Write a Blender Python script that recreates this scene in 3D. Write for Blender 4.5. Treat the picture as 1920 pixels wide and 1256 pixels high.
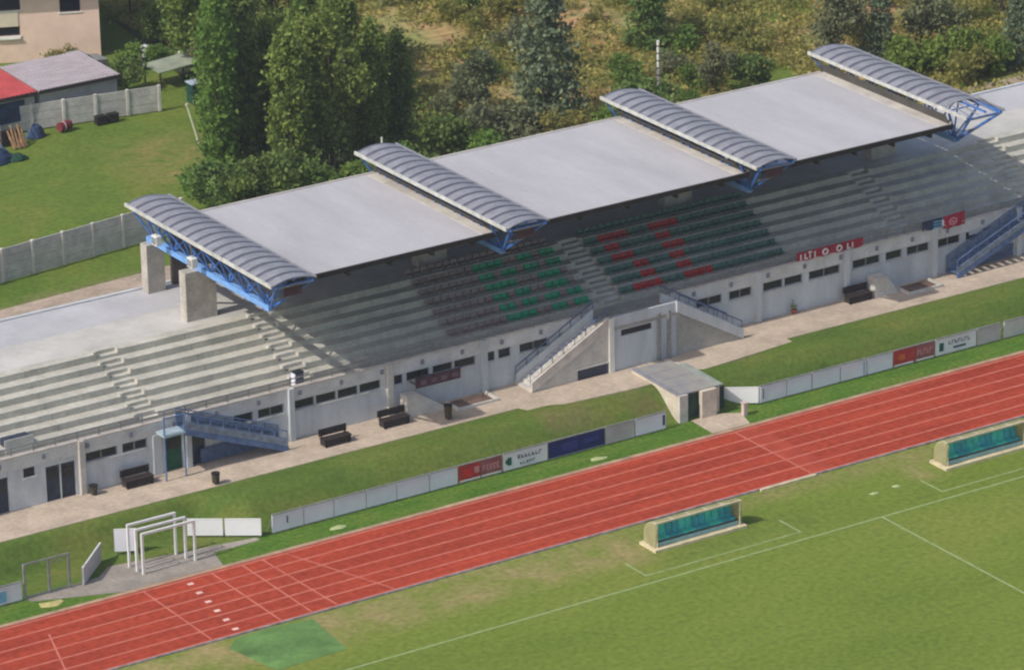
import bpy, math, random
import numpy as np
from mathutils import Vector, Matrix

S = bpy.context.scene
for o in list(bpy.data.objects):
    bpy.data.objects.remove(o)

# ------------------------------------------------------------------ camera
cam_d = bpy.data.cameras.new('camera')
cam_d.sensor_width = 36.0
cam_d.lens = 8784.47 / 1920 * 36
cam_d.clip_start = 1.0
cam_d.clip_end = 9000.0
cam = bpy.data.objects.new('camera', cam_d)
S.collection.objects.link(cam)
D = Vector((0.49976945, 0.78822078, -0.35908007))
R = Vector((0.84049119, -0.54149732, -0.0188471))
U = Vector((0.20929657, 0.29238443, 0.93311644))
M = Matrix((R, U, -D)).transposed().to_4x4()
M.translation = Vector((-137.846628, -181.343466, 98.011482))
cam.matrix_world = M
S.camera = cam

# ------------------------------------------------------------------ world, sun, exposure
SUN_DIR = Vector((1.02, 0.05, -1.0)).normalized()        # the way the light travels
elev = math.asin(-SUN_DIR.z)
w = bpy.data.worlds.new('World')
S.world = w
w.use_nodes = True
nt = w.node_tree
bg = nt.nodes['Background']
sky = nt.nodes.new('ShaderNodeTexSky')
sky.sky_type = 'NISHITA'
sky.sun_disc = False
sky.sun_elevation = elev
sky.sun_rotation = math.atan2(-SUN_DIR.x, -SUN_DIR.y)
sky.air_density = 1.0
sky.dust_density = 2.5
nt.links.new(sky.outputs[0], bg.inputs[0])
bg.inputs[1].default_value = 0.125
sun_d = bpy.data.lights.new('sun', 'SUN')
sun_d.energy = 3.0
sun_d.angle = math.radians(0.53)
sun_d.color = (1.0, 0.95, 0.87)
sun = bpy.data.objects.new('sun', sun_d)
S.collection.objects.link(sun)
sun.rotation_euler = SUN_DIR.to_track_quat('-Z', 'Y').to_euler()
sun.location = (-60, 0, 80)
S.view_settings.view_transform = 'Standard'
S.view_settings.look = 'None'
S.view_settings.gamma = 1.0
S.view_settings.use_curve_mapping = False
S.view_settings.exposure = 0.12
try:
    S.cycles.filter_width = 2.3
    S.cycles.volume_bounces = 0
    S.cycles.max_bounces = 6
    S.cycles.diffuse_bounces = 3
    S.cycles.transparent_max_bounces = 8
except Exception:
    pass

rnd = random.Random(7)
ZP = 1.5                      # level of the ground on the stand side; the field is at 0

# ------------------------------------------------------------------ materials
MATS = {}


def srgb(r, g, b):
    def f(c):
        c /= 255.0
        return c / 12.92 if c <= 0.04045 else ((c + 0.055) / 1.055) ** 2.4
    return (f(r), f(g), f(b))


def mat(name, col, rough=0.8, var=0.12, scale=1.2, col2=None, spec=0.3, bump=0.0, metal=0.0, streak=None, fine=0.0):
    """Procedural paint, concrete, metal or soil: a base colour broken by two scales of noise."""
    if name in MATS:
        return MATS[name]
    m = bpy.data.materials.new(name)
    m.use_nodes = True
    t = m.node_tree
    N, L = t.nodes, t.links
    b = N['Principled BSDF']
    b.inputs['Roughness'].default_value = rough
    b.inputs['Metallic'].default_value = metal
    b.inputs['Specular IOR Level'].default_value = spec
    tc = N.new('ShaderNodeNewGeometry')
    mp = N.new('ShaderNodeMapping')
    L.new(tc.outputs['Position'], mp.inputs[0])
    if streak:
        mp.inputs['Scale'].default_value = streak
    n1 = N.new('ShaderNodeTexNoise')
    n1.inputs['Scale'].default_value = scale
    n1.inputs['Detail'].default_value = 6
    n1.inputs['Roughness'].default_value = 0.65
    L.new(mp.outputs[0], n1.inputs['Vector'])
    r1 = N.new('ShaderNodeValToRGB')
    r1.color_ramp.elements[0].position = 0.32
    r1.color_ramp.elements[1].position = 0.68
    c2 = col2 if col2 else tuple(c * (1 - 2.2 * var) for c in col)
    c1 = tuple(min(1, c * (1 + var)) for c in col)
    r1.color_ramp.elements[0].color = (*c2, 1)
    r1.color_ramp.elements[1].color = (*c1, 1)
    L.new(n1.outputs['Fac'], r1.inputs[0])
    out = r1.outputs[0]
    if fine:
        n2 = N.new('ShaderNodeTexNoise')
        n2.inputs['Scale'].default_value = scale * 7
        n2.inputs['Detail'].default_value = 4
        L.new(tc.outputs['Position'], n2.inputs['Vector'])
        mr = N.new('ShaderNodeMapRange')
        mr.inputs['From Min'].default_value = 0.3
        mr.inputs['From Max'].default_value = 0.7
        mr.inputs['To Min'].default_value = 1 - fine
        mr.inputs['To Max'].default_value = 1 + fine
        L.new(n2.outputs['Fac'], mr.inputs[0])
        mx = N.new('ShaderNodeVectorMath')
        mx.operation = 'SCALE'
        L.new(out, mx.inputs[0])
        L.new(mr.outputs[0], mx.inputs['Scale'])
        out = mx.outputs[0]
    L.new(out, b.inputs['Base Color'])
    if bump:
        bp_ = N.new('ShaderNodeBump')
        bp_.inputs['Strength'].default_value = bump
        bp_.inputs['Distance'].default_value = 0.05
        L.new(n1.outputs['Fac'], bp_.inputs['Height'])
        L.new(bp_.outputs[0], b.inputs['Normal'])
    MATS[name] = m
    return m


def ramp_mat(name, stops, scale, detail=8, rough=0.95, fine=0.25, fine_scale=9.0, stretch=None, patches=None, bump=0.3):
    """Ground cover: several colours mixed by layered noise. patches = [(x0,x1,y0,y1,soft,colour,strength)] are real
    differences of the ground (worn or dry turf), bounded in plan."""
    m = bpy.data.materials.new(name)
    m.use_nodes = True
    t = m.node_tree
    N, L = t.nodes, t.links
    b = N['Principled BSDF']
    b.inputs['Roughness'].default_value = rough
    b.inputs['Specular IOR Level'].default_value = 0.1
    g = N.new('ShaderNodeNewGeometry')
    mp = N.new('ShaderNodeMapping')
    if stretch:
        mp.inputs['Scale'].default_value = stretch
    L.new(g.outputs['Position'], mp.inputs[0])
    n1 = N.new('ShaderNodeTexNoise')
    n1.inputs['Scale'].default_value = scale
    n1.inputs['Detail'].default_value = detail
    n1.inputs['Roughness'].default_value = 0.6
    n1.inputs['Distortion'].default_value = 0.3
    L.new(mp.outputs[0], n1.inputs['Vector'])
    rp = N.new('ShaderNodeValToRGB')
    els = rp.color_ramp.elements
    while len(els) > 1:
        els.remove(els[-1])
    els[0].position = stops[0][0]
    els[0].color = (*stops[0][1], 1)
    for p_, c_ in stops[1:]:
        e = els.new(p_)
        e.color = (*c_, 1)
    L.new(n1.outputs['Fac'], rp.inputs[0])
    col = rp.outputs[0]
    if patches:
        sx = N.new('ShaderNodeSeparateXYZ')
        L.new(g.outputs['Position'], sx.inputs[0])
        npn = N.new('ShaderNodeTexNoise')
        npn.inputs['Scale'].default_value = 0.45
        npn.inputs['Detail'].default_value = 7
        npn.inputs['Roughness'].default_value = 0.7
        L.new(g.outputs['Position'], npn.inputs['Vector'])

        def band(axis, lo, hi, soft):
            outs = []
            for a, bb in ((lo - soft, lo + soft), (hi + soft, hi - soft)):
                r_ = N.new('ShaderNodeMapRange')
                r_.inputs['From Min'].default_value = a
                r_.inputs['From Max'].default_value = bb
                L.new(sx.outputs[axis], r_.inputs[0])
                outs.append(r_.outputs[0])
            mu = N.new('ShaderNodeMath')
            mu.operation = 'MULTIPLY'
            L.new(outs[0], mu.inputs[0])
            L.new(outs[1], mu.inputs[1])
            return mu.outputs[0]
        for (x0, x1, y0, y1, soft, pc, st) in patches:
            m1 = N.new('ShaderNodeMath')
            m1.operation = 'MULTIPLY'
            L.new(band('X', x0, x1, soft), m1.inputs[0])
            L.new(band('Y', y0, y1, min(soft, (y1 - y0) / 2.5)), m1.inputs[1])
            pr = N.new('ShaderNodeMapRange')
            pr.inputs['From Min'].default_value = 0.36
            pr.inputs['From Max'].default_value = 0.62
            L.new(npn.outputs['Fac'], pr.inputs[0])
            m2 = N.new('ShaderNodeMath')
            m2.operation = 'MULTIPLY'
            L.new(m1.outputs[0], m2.inputs[0])
            L.new(pr.outputs[0], m2.inputs[1])
            m3 = N.new('ShaderNodeMath')
            m3.operation = 'MULTIPLY'
            m3.inputs[1].default_value = st
            L.new(m2.outputs[0], m3.inputs[0])
            mx = N.new('ShaderNodeMixRGB')
            L.new(m3.outputs[0], mx.inputs[0])
            L.new(col, mx.inputs[1])
            mx.inputs[2].default_value = (*pc, 1)
            col = mx.outputs[0]
    n2 = N.new('ShaderNodeTexNoise')
    n2.inputs['Scale'].default_value = fine_scale
    n2.inputs['Detail'].default_value = 5
    L.new(g.outputs['Position'], n2.inputs['Vector'])
    mr = N.new('ShaderNodeMapRange')
    mr.inputs['From Min'].default_value = 0.3
    mr.inputs['From Max'].default_value = 0.7
    mr.inputs['To Min'].default_value = 1 - fine
    mr.inputs['To Max'].default_value = 1 + fine
    L.new(n2.outputs['Fac'], mr.inputs[0])
    sc = N.new('ShaderNodeVectorMath')
    sc.operation = 'SCALE'
    L.new(col, sc.inputs[0])
    L.new(mr.outputs[0], sc.inputs['Scale'])
    L.new(sc.outputs[0], b.inputs['Base Color'])
    if bump:
        bp_ = N.new('ShaderNodeBump')
        bp_.inputs['Strength'].default_value = bump
        bp_.inputs['Distance'].default_value = 0.12
        L.new(n2.outputs['Fac'], bp_.inputs['Height'])
        L.new(bp_.outputs[0], b.inputs['Normal'])
    MATS[name] = m
    return m


def leaf_mat(name, c_dark, c_light, trans=0.25):
    if name in MATS:
        return MATS[name]
    m = bpy.data.materials.new(name)
    m.use_nodes = True
    t = m.node_tree
    N, L = t.nodes, t.links
    b = N['Principled BSDF']
    b.inputs['Roughness'].default_value = 0.6
    b.inputs['Specular IOR Level'].default_value = 0.25
    g = N.new('ShaderNodeNewGeometry')
    oi = N.new('ShaderNodeObjectInfo')
    n1 = N.new('ShaderNodeTexNoise')
    n1.inputs['Scale'].default_value = 0.9
    n1.inputs['Detail'].default_value = 3
    L.new(g.outputs['Position'], n1.inputs['Vector'])
    ad = N.new('ShaderNodeMath')
    ad.operation = 'MULTIPLY_ADD'
    ad.inputs[1].default_value = 0.55
    L.new(g.outputs['Random Per Island'], ad.inputs[0])
    mr = N.new('ShaderNodeMapRange')
    mr.inputs['From Min'].default_value = 0.3
    mr.inputs['From Max'].default_value = 0.75
    mr.inputs['To Max'].default_value = 0.55
    L.new(n1.outputs['Fac'], mr.inputs[0])
    L.new(mr.outputs[0], ad.inputs[2])
    rp = N.new('ShaderNodeValToRGB')
    rp.color_ramp.elements[0].position = 0.1
    rp.color_ramp.elements[0].color = (*c_dark, 1)
    rp.color_ramp.elements[1].position = 0.95
    rp.color_ramp.elements[1].color = (*c_light, 1)
    L.new(ad.outputs[0], rp.inputs[0])
    hs = N.new('ShaderNodeHueSaturation')
    mh = N.new('ShaderNodeMapRange')
    mh.inputs['To Min'].default_value = 0.485
    mh.inputs['To Max'].default_value = 0.515
    L.new(oi.outputs['Random'], mh.inputs[0])
    L.new(mh.outputs[0], hs.inputs['Hue'])
    L.new(rp.outputs[0], hs.inputs['Color'])
    L.new(hs.outputs[0], b.inputs['Base Color'])
    tr = N.new('ShaderNodeBsdfTranslucent')
    L.new(hs.outputs[0], tr.inputs['Color'])
    ms = N.new('ShaderNodeMixShader')
    ms.inputs[0].default_value = trans + 0.12
    L.new(b.outputs[0], ms.inputs[1])
    L.new(tr.outputs[0], ms.inputs[2])
    L.new(ms.outputs[0], N['Material Output'].inputs['Surface'])
    MATS[name] = m
    return m


CONC = mat('grey_concrete', (0.40, 0.385, 0.35), 0.9, 0.10, 0.8, fine=0.10, bump=0.1)  # plain grey concrete, broken only by noise
CONC_STEP = mat('weathered_step_concrete', (0.52, 0.50, 0.435), 0.9, 0.11, 0.6, fine=0.10, streak=(1, 1, 2))
CONC_WALL = mat('painted_grey_wall', (0.57, 0.595, 0.615), 0.9, 0.085, 1.1, fine=0.05, streak=(1, 1, 0.22))
CONC_LIGHT = mat('pale_cast_concrete', (0.60, 0.57, 0.52), 0.85, 0.10, 0.9, fine=0.08)
TERRACE = mat('terrace_screed', (0.54, 0.52, 0.485), 0.9, 0.09, 0.35, fine=0.05)
TERRACE_COOL = mat('terrace_membrane', (0.49, 0.48, 0.495), 0.8, 0.06, 0.35, fine=0.04)
CONC_CAP = mat('cream_parapet_cap', (0.62, 0.56, 0.50), 0.9, 0.12, 1.5)
ROOF = mat('pale_roof_membrane', (0.475, 0.46, 0.475), 0.7, 0.055, 0.5, fine=0.03, streak=(1, 0.25, 1))
ROOF_EDGE = mat('cream_roof_kerb', (0.56, 0.52, 0.47), 0.8, 0.12, 0.7)
FASCIA = mat('shade_brown_fascia', (0.035, 0.03, 0.028), 0.8, 0.2, 2)  # dark brown holds the shade at the roof's front edge
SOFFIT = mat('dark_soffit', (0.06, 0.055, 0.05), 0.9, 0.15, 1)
CAPMET = mat('grey_corrugated_sheet', (0.275, 0.275, 0.31), 0.5, 0.12, 1.5, spec=0.4)
CAPRIB = mat('pale_sheet_rib', (0.13, 0.13, 0.17), 0.5, 0.1, 2, spec=0.4)
CAPEDGE = mat('pale_edge_trim', (0.55, 0.55, 0.51), 0.6, 0.15, 2)
BLUE = mat('blue_painted_steel', (0.06, 0.19, 0.56), 0.5, 0.2, 3, spec=0.5)
BLUE_L = mat('light_blue_painted_steel', (0.19, 0.40, 0.80), 0.5, 0.12, 2, spec=0.5)
BLUE_R = mat('greyed_blue_rail_paint', (0.10, 0.14, 0.25), 0.6, 0.2, 3)
GREYMET = mat('galvanised_steel', (0.33, 0.34, 0.34), 0.5, 0.15, 4, spec=0.5, metal=0.3)
WHITE = mat('white_paint', (0.80, 0.80, 0.78), 0.5, 0.05, 2)
DARK = mat('dark_opening_glass', (0.018, 0.022, 0.028), 0.25, 0.2, 3, spec=0.5)
DOORM = mat('dark_blue_grey_door', (0.045, 0.055, 0.085), 0.6, 0.2, 2)
GREEN_D = mat('dark_green_door_paint', (0.01, 0.09, 0.05), 0.6, 0.2, 2)
WOOD_D = mat('dark_brown_bench_wood', (0.045, 0.033, 0.033), 0.8, 0.25, 6)
BIN = mat('brown_bin_metal', (0.07, 0.06, 0.04), 0.7, 0.2, 6)
TRACK = mat('red_running_track', (0.385, 0.062, 0.034), 0.95, 0.12, 0.4, fine=0.2, streak=(0.2, 1.2, 1), col2=(0.29, 0.046, 0.027), spec=0.05)
LANE = mat('faded_lane_paint', (0.58, 0.20, 0.15), 0.95, 0.12, 1.2, col2=(0.47, 0.125, 0.09), spec=0.05)
LANE_W = mat('white_marker_paint', (0.85, 0.58, 0.50), 0.9, 0.08, 2)
KERB = mat('beige_kerb_strip', (0.44, 0.29, 0.19), 0.95, 0.15, 1.2, fine=0.1)
KERB_IN = mat('grey_inner_kerb', (0.25, 0.23, 0.24), 0.8, 0.3, 1.5)
CHALK = mat('faded_pitch_line', (0.32, 0.40, 0.20), 0.95, 0.16, 1.8, col2=(0.22, 0.29, 0.11))
PATH = mat('pinkish_gravel_path', (0.52, 0.42, 0.325), 0.95, 0.10, 0.6, fine=0.12, bump=0.2)
APRON = mat('grey_beige_paving', (0.33, 0.29, 0.25), 0.95, 0.14, 0.7, fine=0.12)
SOIL = mat('brown_back_yard_soil', (0.42, 0.33, 0.26), 0.95, 0.16, 0.5, fine=0.15, col2=(0.30, 0.24, 0.18))
MATG = mat('green_synthetic_mat', (0.13, 0.25, 0.07), 0.9, 0.18, 0.6, fine=0.1)
SLAB = mat('worn_well_floor', (0.20, 0.13, 0.10), 0.95, 0.2, 1)
BOARD_B = mat('pale_blue_board', (0.74, 0.77, 0.84), 0.5, 0.05, 0.6)
BOARD_L = mat('pale_lilac_board', (0.77, 0.76, 0.84), 0.5, 0.05, 0.6)
BOARD_G = mat('warm_grey_board', (0.52, 0.49, 0.49), 0.6, 0.1, 0.8)
BOARD_R = mat('red_board', (0.52, 0.055, 0.05), 0.5, 0.15, 0.9, col2=(0.33, 0.03, 0.04))
BOARD_N = mat('navy_board', (0.018, 0.03, 0.16), 0.5, 0.15, 0.9)
BOARD_W = mat('white_board', (0.82, 0.82, 0.84), 0.5, 0.03, 0.6)
INK_D = mat('dark_blue_print', (0.05, 0.06, 0.14), 0.6, 0.1, 2)
INK_G = mat('dark_green_print', (0.015, 0.12, 0.08), 0.6, 0.1, 2)
INK_P = mat('pink_print', (0.60, 0.28, 0.28), 0.6, 0.1, 2)
INK_O = mat('orange_print', (0.62, 0.15, 0.04), 0.6, 0.1, 2)
SEAT_G = mat('green_seat_plastic', (0.01, 0.34, 0.16), 0.6, 0.15, 2)
SEAT_GD = mat('deep_green_seat_plastic', (0.085, 0.18, 0.145), 0.6, 0.15, 2)
SEAT_R = mat('red_seat_plastic', (0.50, 0.03, 0.035), 0.6, 0.15, 2)
SEAT_M = mat('faded_maroon_seat_plastic', (0.27, 0.23, 0.21), 0.7, 0.15, 1.6, col2=(0.22, 0.15, 0.145))
TEAL = mat('teal_dugout_seat', (0.08, 0.66, 0.62), 0.4, 0.15, 4)
TEAL2 = mat('blue_dugout_seat', (0.06, 0.46, 0.58), 0.4, 0.15, 4)
DUG = mat('cream_dugout_shell', (0.62, 0.58, 0.36), 0.5, 0.12, 2)
_t = DUG.node_tree
_tr = _t.nodes.new('ShaderNodeBsdfTranslucent')
_tr.inputs['Color'].default_value = (0.75, 0.70, 0.45, 1)
_ms = _t.nodes.new('ShaderNodeMixShader')
_ms.inputs[0].default_value = 0.55
_t.links.new(_t.nodes['Principled BSDF'].outputs[0], _ms.inputs[1])
_t.links.new(_tr.outputs[0], _ms.inputs[2])
_t.links.new(_ms.outputs[0], _t.nodes['Material Output'].inputs['Surface'])
DUGBASE = mat('cream_dugout_base', (0.68, 0.58, 0.38), 0.8, 0.12, 2)
DUGIN = mat('dugout_back_panel', (0.17, 0.16, 0.12), 0.6, 0.2, 2)
BEIGE = mat('beige_tunnel_wall', (0.62, 0.55, 0.45), 0.85, 0.1, 1.5)
TUNROOF = mat('weathered_tunnel_roof', (0.30, 0.29, 0.245), 0.8, 0.18, 0.8, col2=(0.25, 0.24, 0.27))
BARK = mat('brown_bark', (0.10, 0.075, 0.055), 0.9, 0.25, 5)
PANEL = mat('grey_concrete_fence_panel', (0.60, 0.575, 0.55), 0.9, 0.12, 1.0, fine=0.1)
POST = mat('pale_concrete_post', (0.68, 0.64, 0.60), 0.9, 0.12, 1.5)
PINKH = mat('pink_house_render', (0.88, 0.64, 0.52), 0.9, 0.06, 0.6)
HWIN = mat('dark_house_window', (0.012, 0.016, 0.03), 0.2, 0.1, 2, spec=0.5)
HFRAME = mat('brown_window_frame', (0.06, 0.045, 0.05), 0.6, 0.1, 4)
TILE = mat('terracotta_tile', (0.36, 0.15, 0.09), 0.85, 0.2, 4)
SHEDR = mat('lilac_grey_sheet', (0.42, 0.37, 0.39), 0.7, 0.10, 0.8, streak=(1, 3, 1), fine=0.05)
SHEDRED = mat('red_sheet_roof', (0.50, 0.085, 0.085), 0.6, 0.1, 0.8)
SHEDW = mat('pale_grey_shed_wall', (0.52, 0.52, 0.50), 0.9, 0.1, 0.9)
WHITEWALL = mat('white_wash', (0.78, 0.77, 0.70), 0.8, 0.06, 1)
PINKB = mat('pale_pink_board', (0.62, 0.48, 0.45), 0.8, 0.1, 1)
TAN = mat('tan_timber', (0.42, 0.25, 0.13), 0.9, 0.25, 3)
TARP = mat('navy_tarpaulin', (0.04, 0.07, 0.15), 0.5, 0.3, 1.5)
TARPW = mat('pale_blue_sheet', (0.42, 0.50, 0.60), 0.5, 0.1, 1.5)
GTARP = mat('dark_green_cover', (0.015, 0.075, 0.05), 0.7, 0.3, 1.5)
MAROON = mat('maroon_awning_cloth', (0.12, 0.06, 0.075), 0.8, 0.2, 2)
CRIM = mat('crimson_cloth', (0.40, 0.03, 0.06), 0.7, 0.15, 2)
CRIM_L = mat('pink_cloth_print', (0.75, 0.28, 0.33), 0.7, 0.1, 2)
SKYC = mat('sky_blue_cloth', (0.20, 0.42, 0.60), 0.7, 0.1, 2)
BLACKR = mat('black_rubber', (0.02, 0.02, 0.02), 0.9, 0.2, 4)
POT = mat('terracotta_pot', (0.35, 0.10, 0.06), 0.8, 0.1, 4)
NET = mat('green_privacy_screen', (0.09, 0.12, 0.10), 0.9, 0.2, 2)
BOXM = mat('blue_grey_case', (0.13, 0.13, 0.19), 0.6, 0.1, 3)

GD, GM, GL, GY = (0.055, 0.085, 0.018), (0.092, 0.130, 0.030), (0.125, 0.165, 0.040), (0.19, 0.165, 0.06)
PITCH = ramp_mat('mown_pitch_turf', [(0.28, (0.125, 0.185, 0.028)), (0.5, (0.160, 0.212, 0.036)), (0.72, (0.20, 0.225, 0.047))], 0.12,
                 fine=0.2, fine_scale=3.0, stretch=(0.45, 1.3, 1),
                 patches=[(-38, -12.5, 2.8, 6.8, 0.7, (0.31, 0.25, 0.115), 0.85), (-46, -36, 4.5, 6.8, 0.6, (0.34, 0.27, 0.12), 0.9),
                          (-12.5, 30, 5.0, 6.8, 0.6, (0.26, 0.225, 0.09), 0.75), (-14.2, -12.2, 2.2, 5.4, 0.5, (0.32, 0.25, 0.12), 0.8),
                          (4.6, 6.6, 2.6, 6.2, 0.6, (0.30, 0.25, 0.11), 0.8), (-13, -3, 1.0, 3.0, 0.7, (0.10, 0.155, 0.035), 0.6)])
VERGE = ramp_mat('verge_grass', [(0.3, (0.060, 0.135, 0.018)), (0.5, (0.090, 0.170, 0.024)), (0.75, (0.145, 0.190, 0.036))], 0.6,
                 fine=0.3, fine_scale=4.0, stretch=(0.5, 1.2, 1))
BANK = ramp_mat('bank_grass', [(0.26, (0.070, 0.122, 0.024)), (0.48, (0.102, 0.158, 0.030)), (0.68, (0.150, 0.172, 0.040)), (0.85, (0.20, 0.175, 0.055))], 0.28,
                fine=0.2, fine_scale=4.0, stretch=(0.6, 1.3, 1),
                patches=[(-3.5, -0.5, 17.6, 19.5, 0.6, (0.16, 0.12, 0.06), 0.8), (-9, -5.5, 18, 19.6, 0.5, (0.20, 0.15, 0.08), 0.6)])
LAWN = ramp_mat('back_lawn_grass', [(0.28, (0.088, 0.150, 0.026)), (0.5, (0.120, 0.178, 0.030)), (0.75, (0.165, 0.185, 0.038))], 0.2,
                fine=0.2, fine_scale=3.0,
                patches=[(-7.5, 0.5, 64, 74, 2.0, (0.26, 0.21, 0.08), 0.9), (-30, -8, 49, 52.2, 1.0, (0.26, 0.20, 0.12), 0.7)])
SCRUB = ramp_mat('scrubland_soil_and_weeds', [(0.22, (0.14, 0.165, 0.055)), (0.40, (0.23, 0.24, 0.08)), (0.49, (0.32, 0.27, 0.11)), (0.56, (0.42, 0.25, 0.125)), (0.70, (0.46, 0.25, 0.135))], 0.13,
                 fine=0.35, fine_scale=1.6)

# ------------------------------------------------------------------ mesh helpers


class MB:
    def __init__(self):
        self.v, self.f = [], []

    def add(self, vs, fs):
        n = len(self.v)
        self.v += [tuple(p) for p in vs]
        self.f += [tuple(i + n for i in q) for q in fs]
        return self

    def box(self, x0, x1, y0, y1, z0, z1):
        vs = [(x0, y0, z0), (x1, y0, z0), (x1, y1, z0), (x0, y1, z0), (x0, y0, z1), (x1, y0, z1), (x1, y1, z1), (x0, y1, z1)]
        return self.add(vs, [(0, 3, 2, 1), (4, 5, 6, 7), (0, 1, 5, 4), (1, 2, 6, 5), (2, 3, 7, 6), (3, 0, 4, 7)])

    def prism(self, poly, axis, a, b):
        """poly: 2-D outline; axis 'X' extrudes (y,z) outlines, 'Y' (x,z), 'Z' (x,y)."""
        def P(p, t):
            return {'X': (t, p[0], p[1]), 'Y': (p[0], t, p[1]), 'Z': (p[0], p[1], t)}[axis]
        n = len(poly)
        vs = [P(p, a) for p in poly] + [P(p, b) for p in poly]
        fs = [tuple(range(n))[::-1], tuple(range(n, 2 * n))]
        fs += [(i, (i + 1) % n, n + (i + 1) % n, n + i) for i in range(n)]
        return self.add(vs, fs)

    def tube(self, p, q, r, n=6, r2=None):
        p, q = Vector(p), Vector(q)
        d = (q - p).normalized()
        a = d.orthogonal().normalized()
        b = d.cross(a)
        r2 = r if r2 is None else r2
        vs = []
        for c, rr in ((p, r), (q, r2)):
            for i in range(n):
                t = 2 * math.pi * i / n
                vs.append(c + rr * (math.cos(t) * a + math.sin(t) * b))
        fs = [tuple(range(n))[::-1], tuple(range(n, 2 * n))] + [(i, (i + 1) % n, n + (i + 1) % n, n + i) for i in range(n)]
        return self.add(vs, fs)

    def bar(self, p, q, wd, h):
        """square bar from p to q"""
        p, q = Vector(p), Vector(q)
        d = (q - p).normalized()
        up = Vector((0, 0, 1)) if abs(d.z) < 0.95 else Vector((1, 0, 0))
        s = d.cross(up).normalized()
        t = s.cross(d)
        vs = []
        for c in (p, q):
            for i, j in ((-1, -1), (1, -1), (1, 1), (-1, 1)):
                vs.append(c + s * i * wd / 2 + t * j * h / 2)
        return self.add(vs, [(0, 1, 2, 3), (7, 6, 5, 4), (0, 4, 5, 1), (1, 5, 6, 2), (2, 6, 7, 3), (3, 7, 4, 0)])

    def mesh(self, name, m, off=(0, 0, 0), fix=True):
        me = bpy.data.meshes.new(name)
        ox, oy, oz = off
        me.from_pydata([(x - ox, y - oy, z - oz) for x, y, z in self.v], [], self.f)
        if fix:
            import bmesh
            bm = bmesh.new()
            bm.from_mesh(me)
            bmesh.ops.recalc_face_normals(bm, faces=bm.faces)
            bm.to_mesh(me)
            bm.free()
        me.materials.append(m)
        me.update()
        return me


def link(o, parent=None):
    S.collection.objects.link(o)
    if parent is not None:
        o.parent = parent
    return o


def root_of(o):
    while o.parent:
        o = o.parent
    return o


def part(mb, name, m, parent, label=None, kind=None):
    """a part or sub-part; its mesh is in the thing's own frame (parts sit at the thing's origin)"""
    rt = root_of(parent)
    o = bpy.data.objects.new(name, mb.mesh(name, m, rt.location))
    if label:
        o['label'] = label
    if kind:
        o['kind'] = kind
    return link(o, parent)


def inst(me, name, parent, loc, rot=(0, 0, 0), scale=(1, 1, 1), mat_=None):
    """a repeated piece that shares mesh data; loc is a world position"""
    rt = root_of(parent)
    o = bpy.data.objects.new(name, me)
    o.location = Vector(loc) - rt.location
    o.rotation_euler = rot
    o.scale = scale
    link(o, parent)
    if mat_ is not None:
        o.material_slots[0].link = 'OBJECT'
        o.material_slots[0].material = mat_
    return o


def thing(name, label, cat, loc=(0, 0, 0), group=None):
    o = bpy.data.objects.new(name, None)
    o.location = loc
    o['label'] = label
    o['category'] = cat
    if group:
        o['group'] = group
    return link(o)


def solo(mb, name, m, label, cat, loc=(0, 0, 0), group=None):
    o = bpy.data.objects.new(name, mb.mesh(name, m, loc))
    o.location = loc
    o['label'] = label
    o['category'] = cat
    if group:
        o['group'] = group
    return link(o)


def struct(mb, name, m, fix=True):
    o = bpy.data.objects.new(name, mb.mesh(name, m, fix=fix))
    o['kind'] = 'structure'
    return link(o)


def copy_tree(o, parent=None):
    c = o.copy()
    S.collection.objects.link(c)
    if parent is not None:
        c.parent = parent
    for ch in list(o.children):
        copy_tree(ch, c)
    return c


def polysheet(pts, z, th=0.05):
    return MB().prism(pts, 'Z', z - th, z)


# ------------------------------------------------------------------ ground and surfaces
def gz(y, x=-60.0):
    """level of the ground: field at 0, a grass bank up to the path at ZP; the bank stands back at the goal store"""
    k = min(1.0, max(0.0, (x + 30.5) / 3.0))
    k = k * k * (3 - 2 * k)
    y0 = 19.0 - 2.1 * k
    w_ = 1.8 + 0.7 * k
    if y < y0:
        return 0.0
    if y > y0 + w_:
        return ZP - 0.02
    t = (y - y0) / w_
    return (ZP - 0.02) * (t * t * (3 - 2 * t))


mb = MB()
ys = [-3500, -400, -60, 16.0] + [19.0 + 0.2 * i for i in range(10)] + [21, 400, 4500]
xs = [-3500, -300, -80, 80, 300, 4500]
g = [[(x, y, gz(y) - 0.06) for x in xs] for y in ys]
mb.v = [p for row in g for p in row]
nx = len(xs)
mb.f = [(j * nx + i, j * nx + i + 1, (j + 1) * nx + i + 1, (j + 1) * nx + i) for j in range(len(ys) - 1) for i in range(nx - 1)]
struct(mb, 'ground', LAWN)


def sheet_grid(name, m, x0, x1, y0, y1, nx_, ny_, zf):
    b = MB()
    for j in range(ny_ + 1):
        for i in range(nx_ + 1):
            x = x0 + (x1 - x0) * i / nx_
            y = y0 + (y1 - y0) * j / ny_
            b.v.append((x, y, zf(x, y)))
    k = nx_ + 1
    b.f = [(j * k + i, j * k + i + 1, (j + 1) * k + i + 1, (j + 1) * k + i) for j in range(ny_) for i in range(nx_)]
    return struct(b, name, m, fix=False)


sheet_grid('football_pitch', PITCH, -80, 90, -70, 6.62, 4, 4, lambda x, y: 0.0)
sheet_grid('track_verge', VERGE, -80, 90, 14.58, 16.9, 4, 2, lambda x, y: 0.0)


def bz(x, y):
    return gz(y, x) + 0.012 + 0.05 * math.sin(x * 0.7 + y) * math.sin((y - 16.9) * 0.7) * (1 if 17.2 < y < 20.4 else 0.0)


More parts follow.
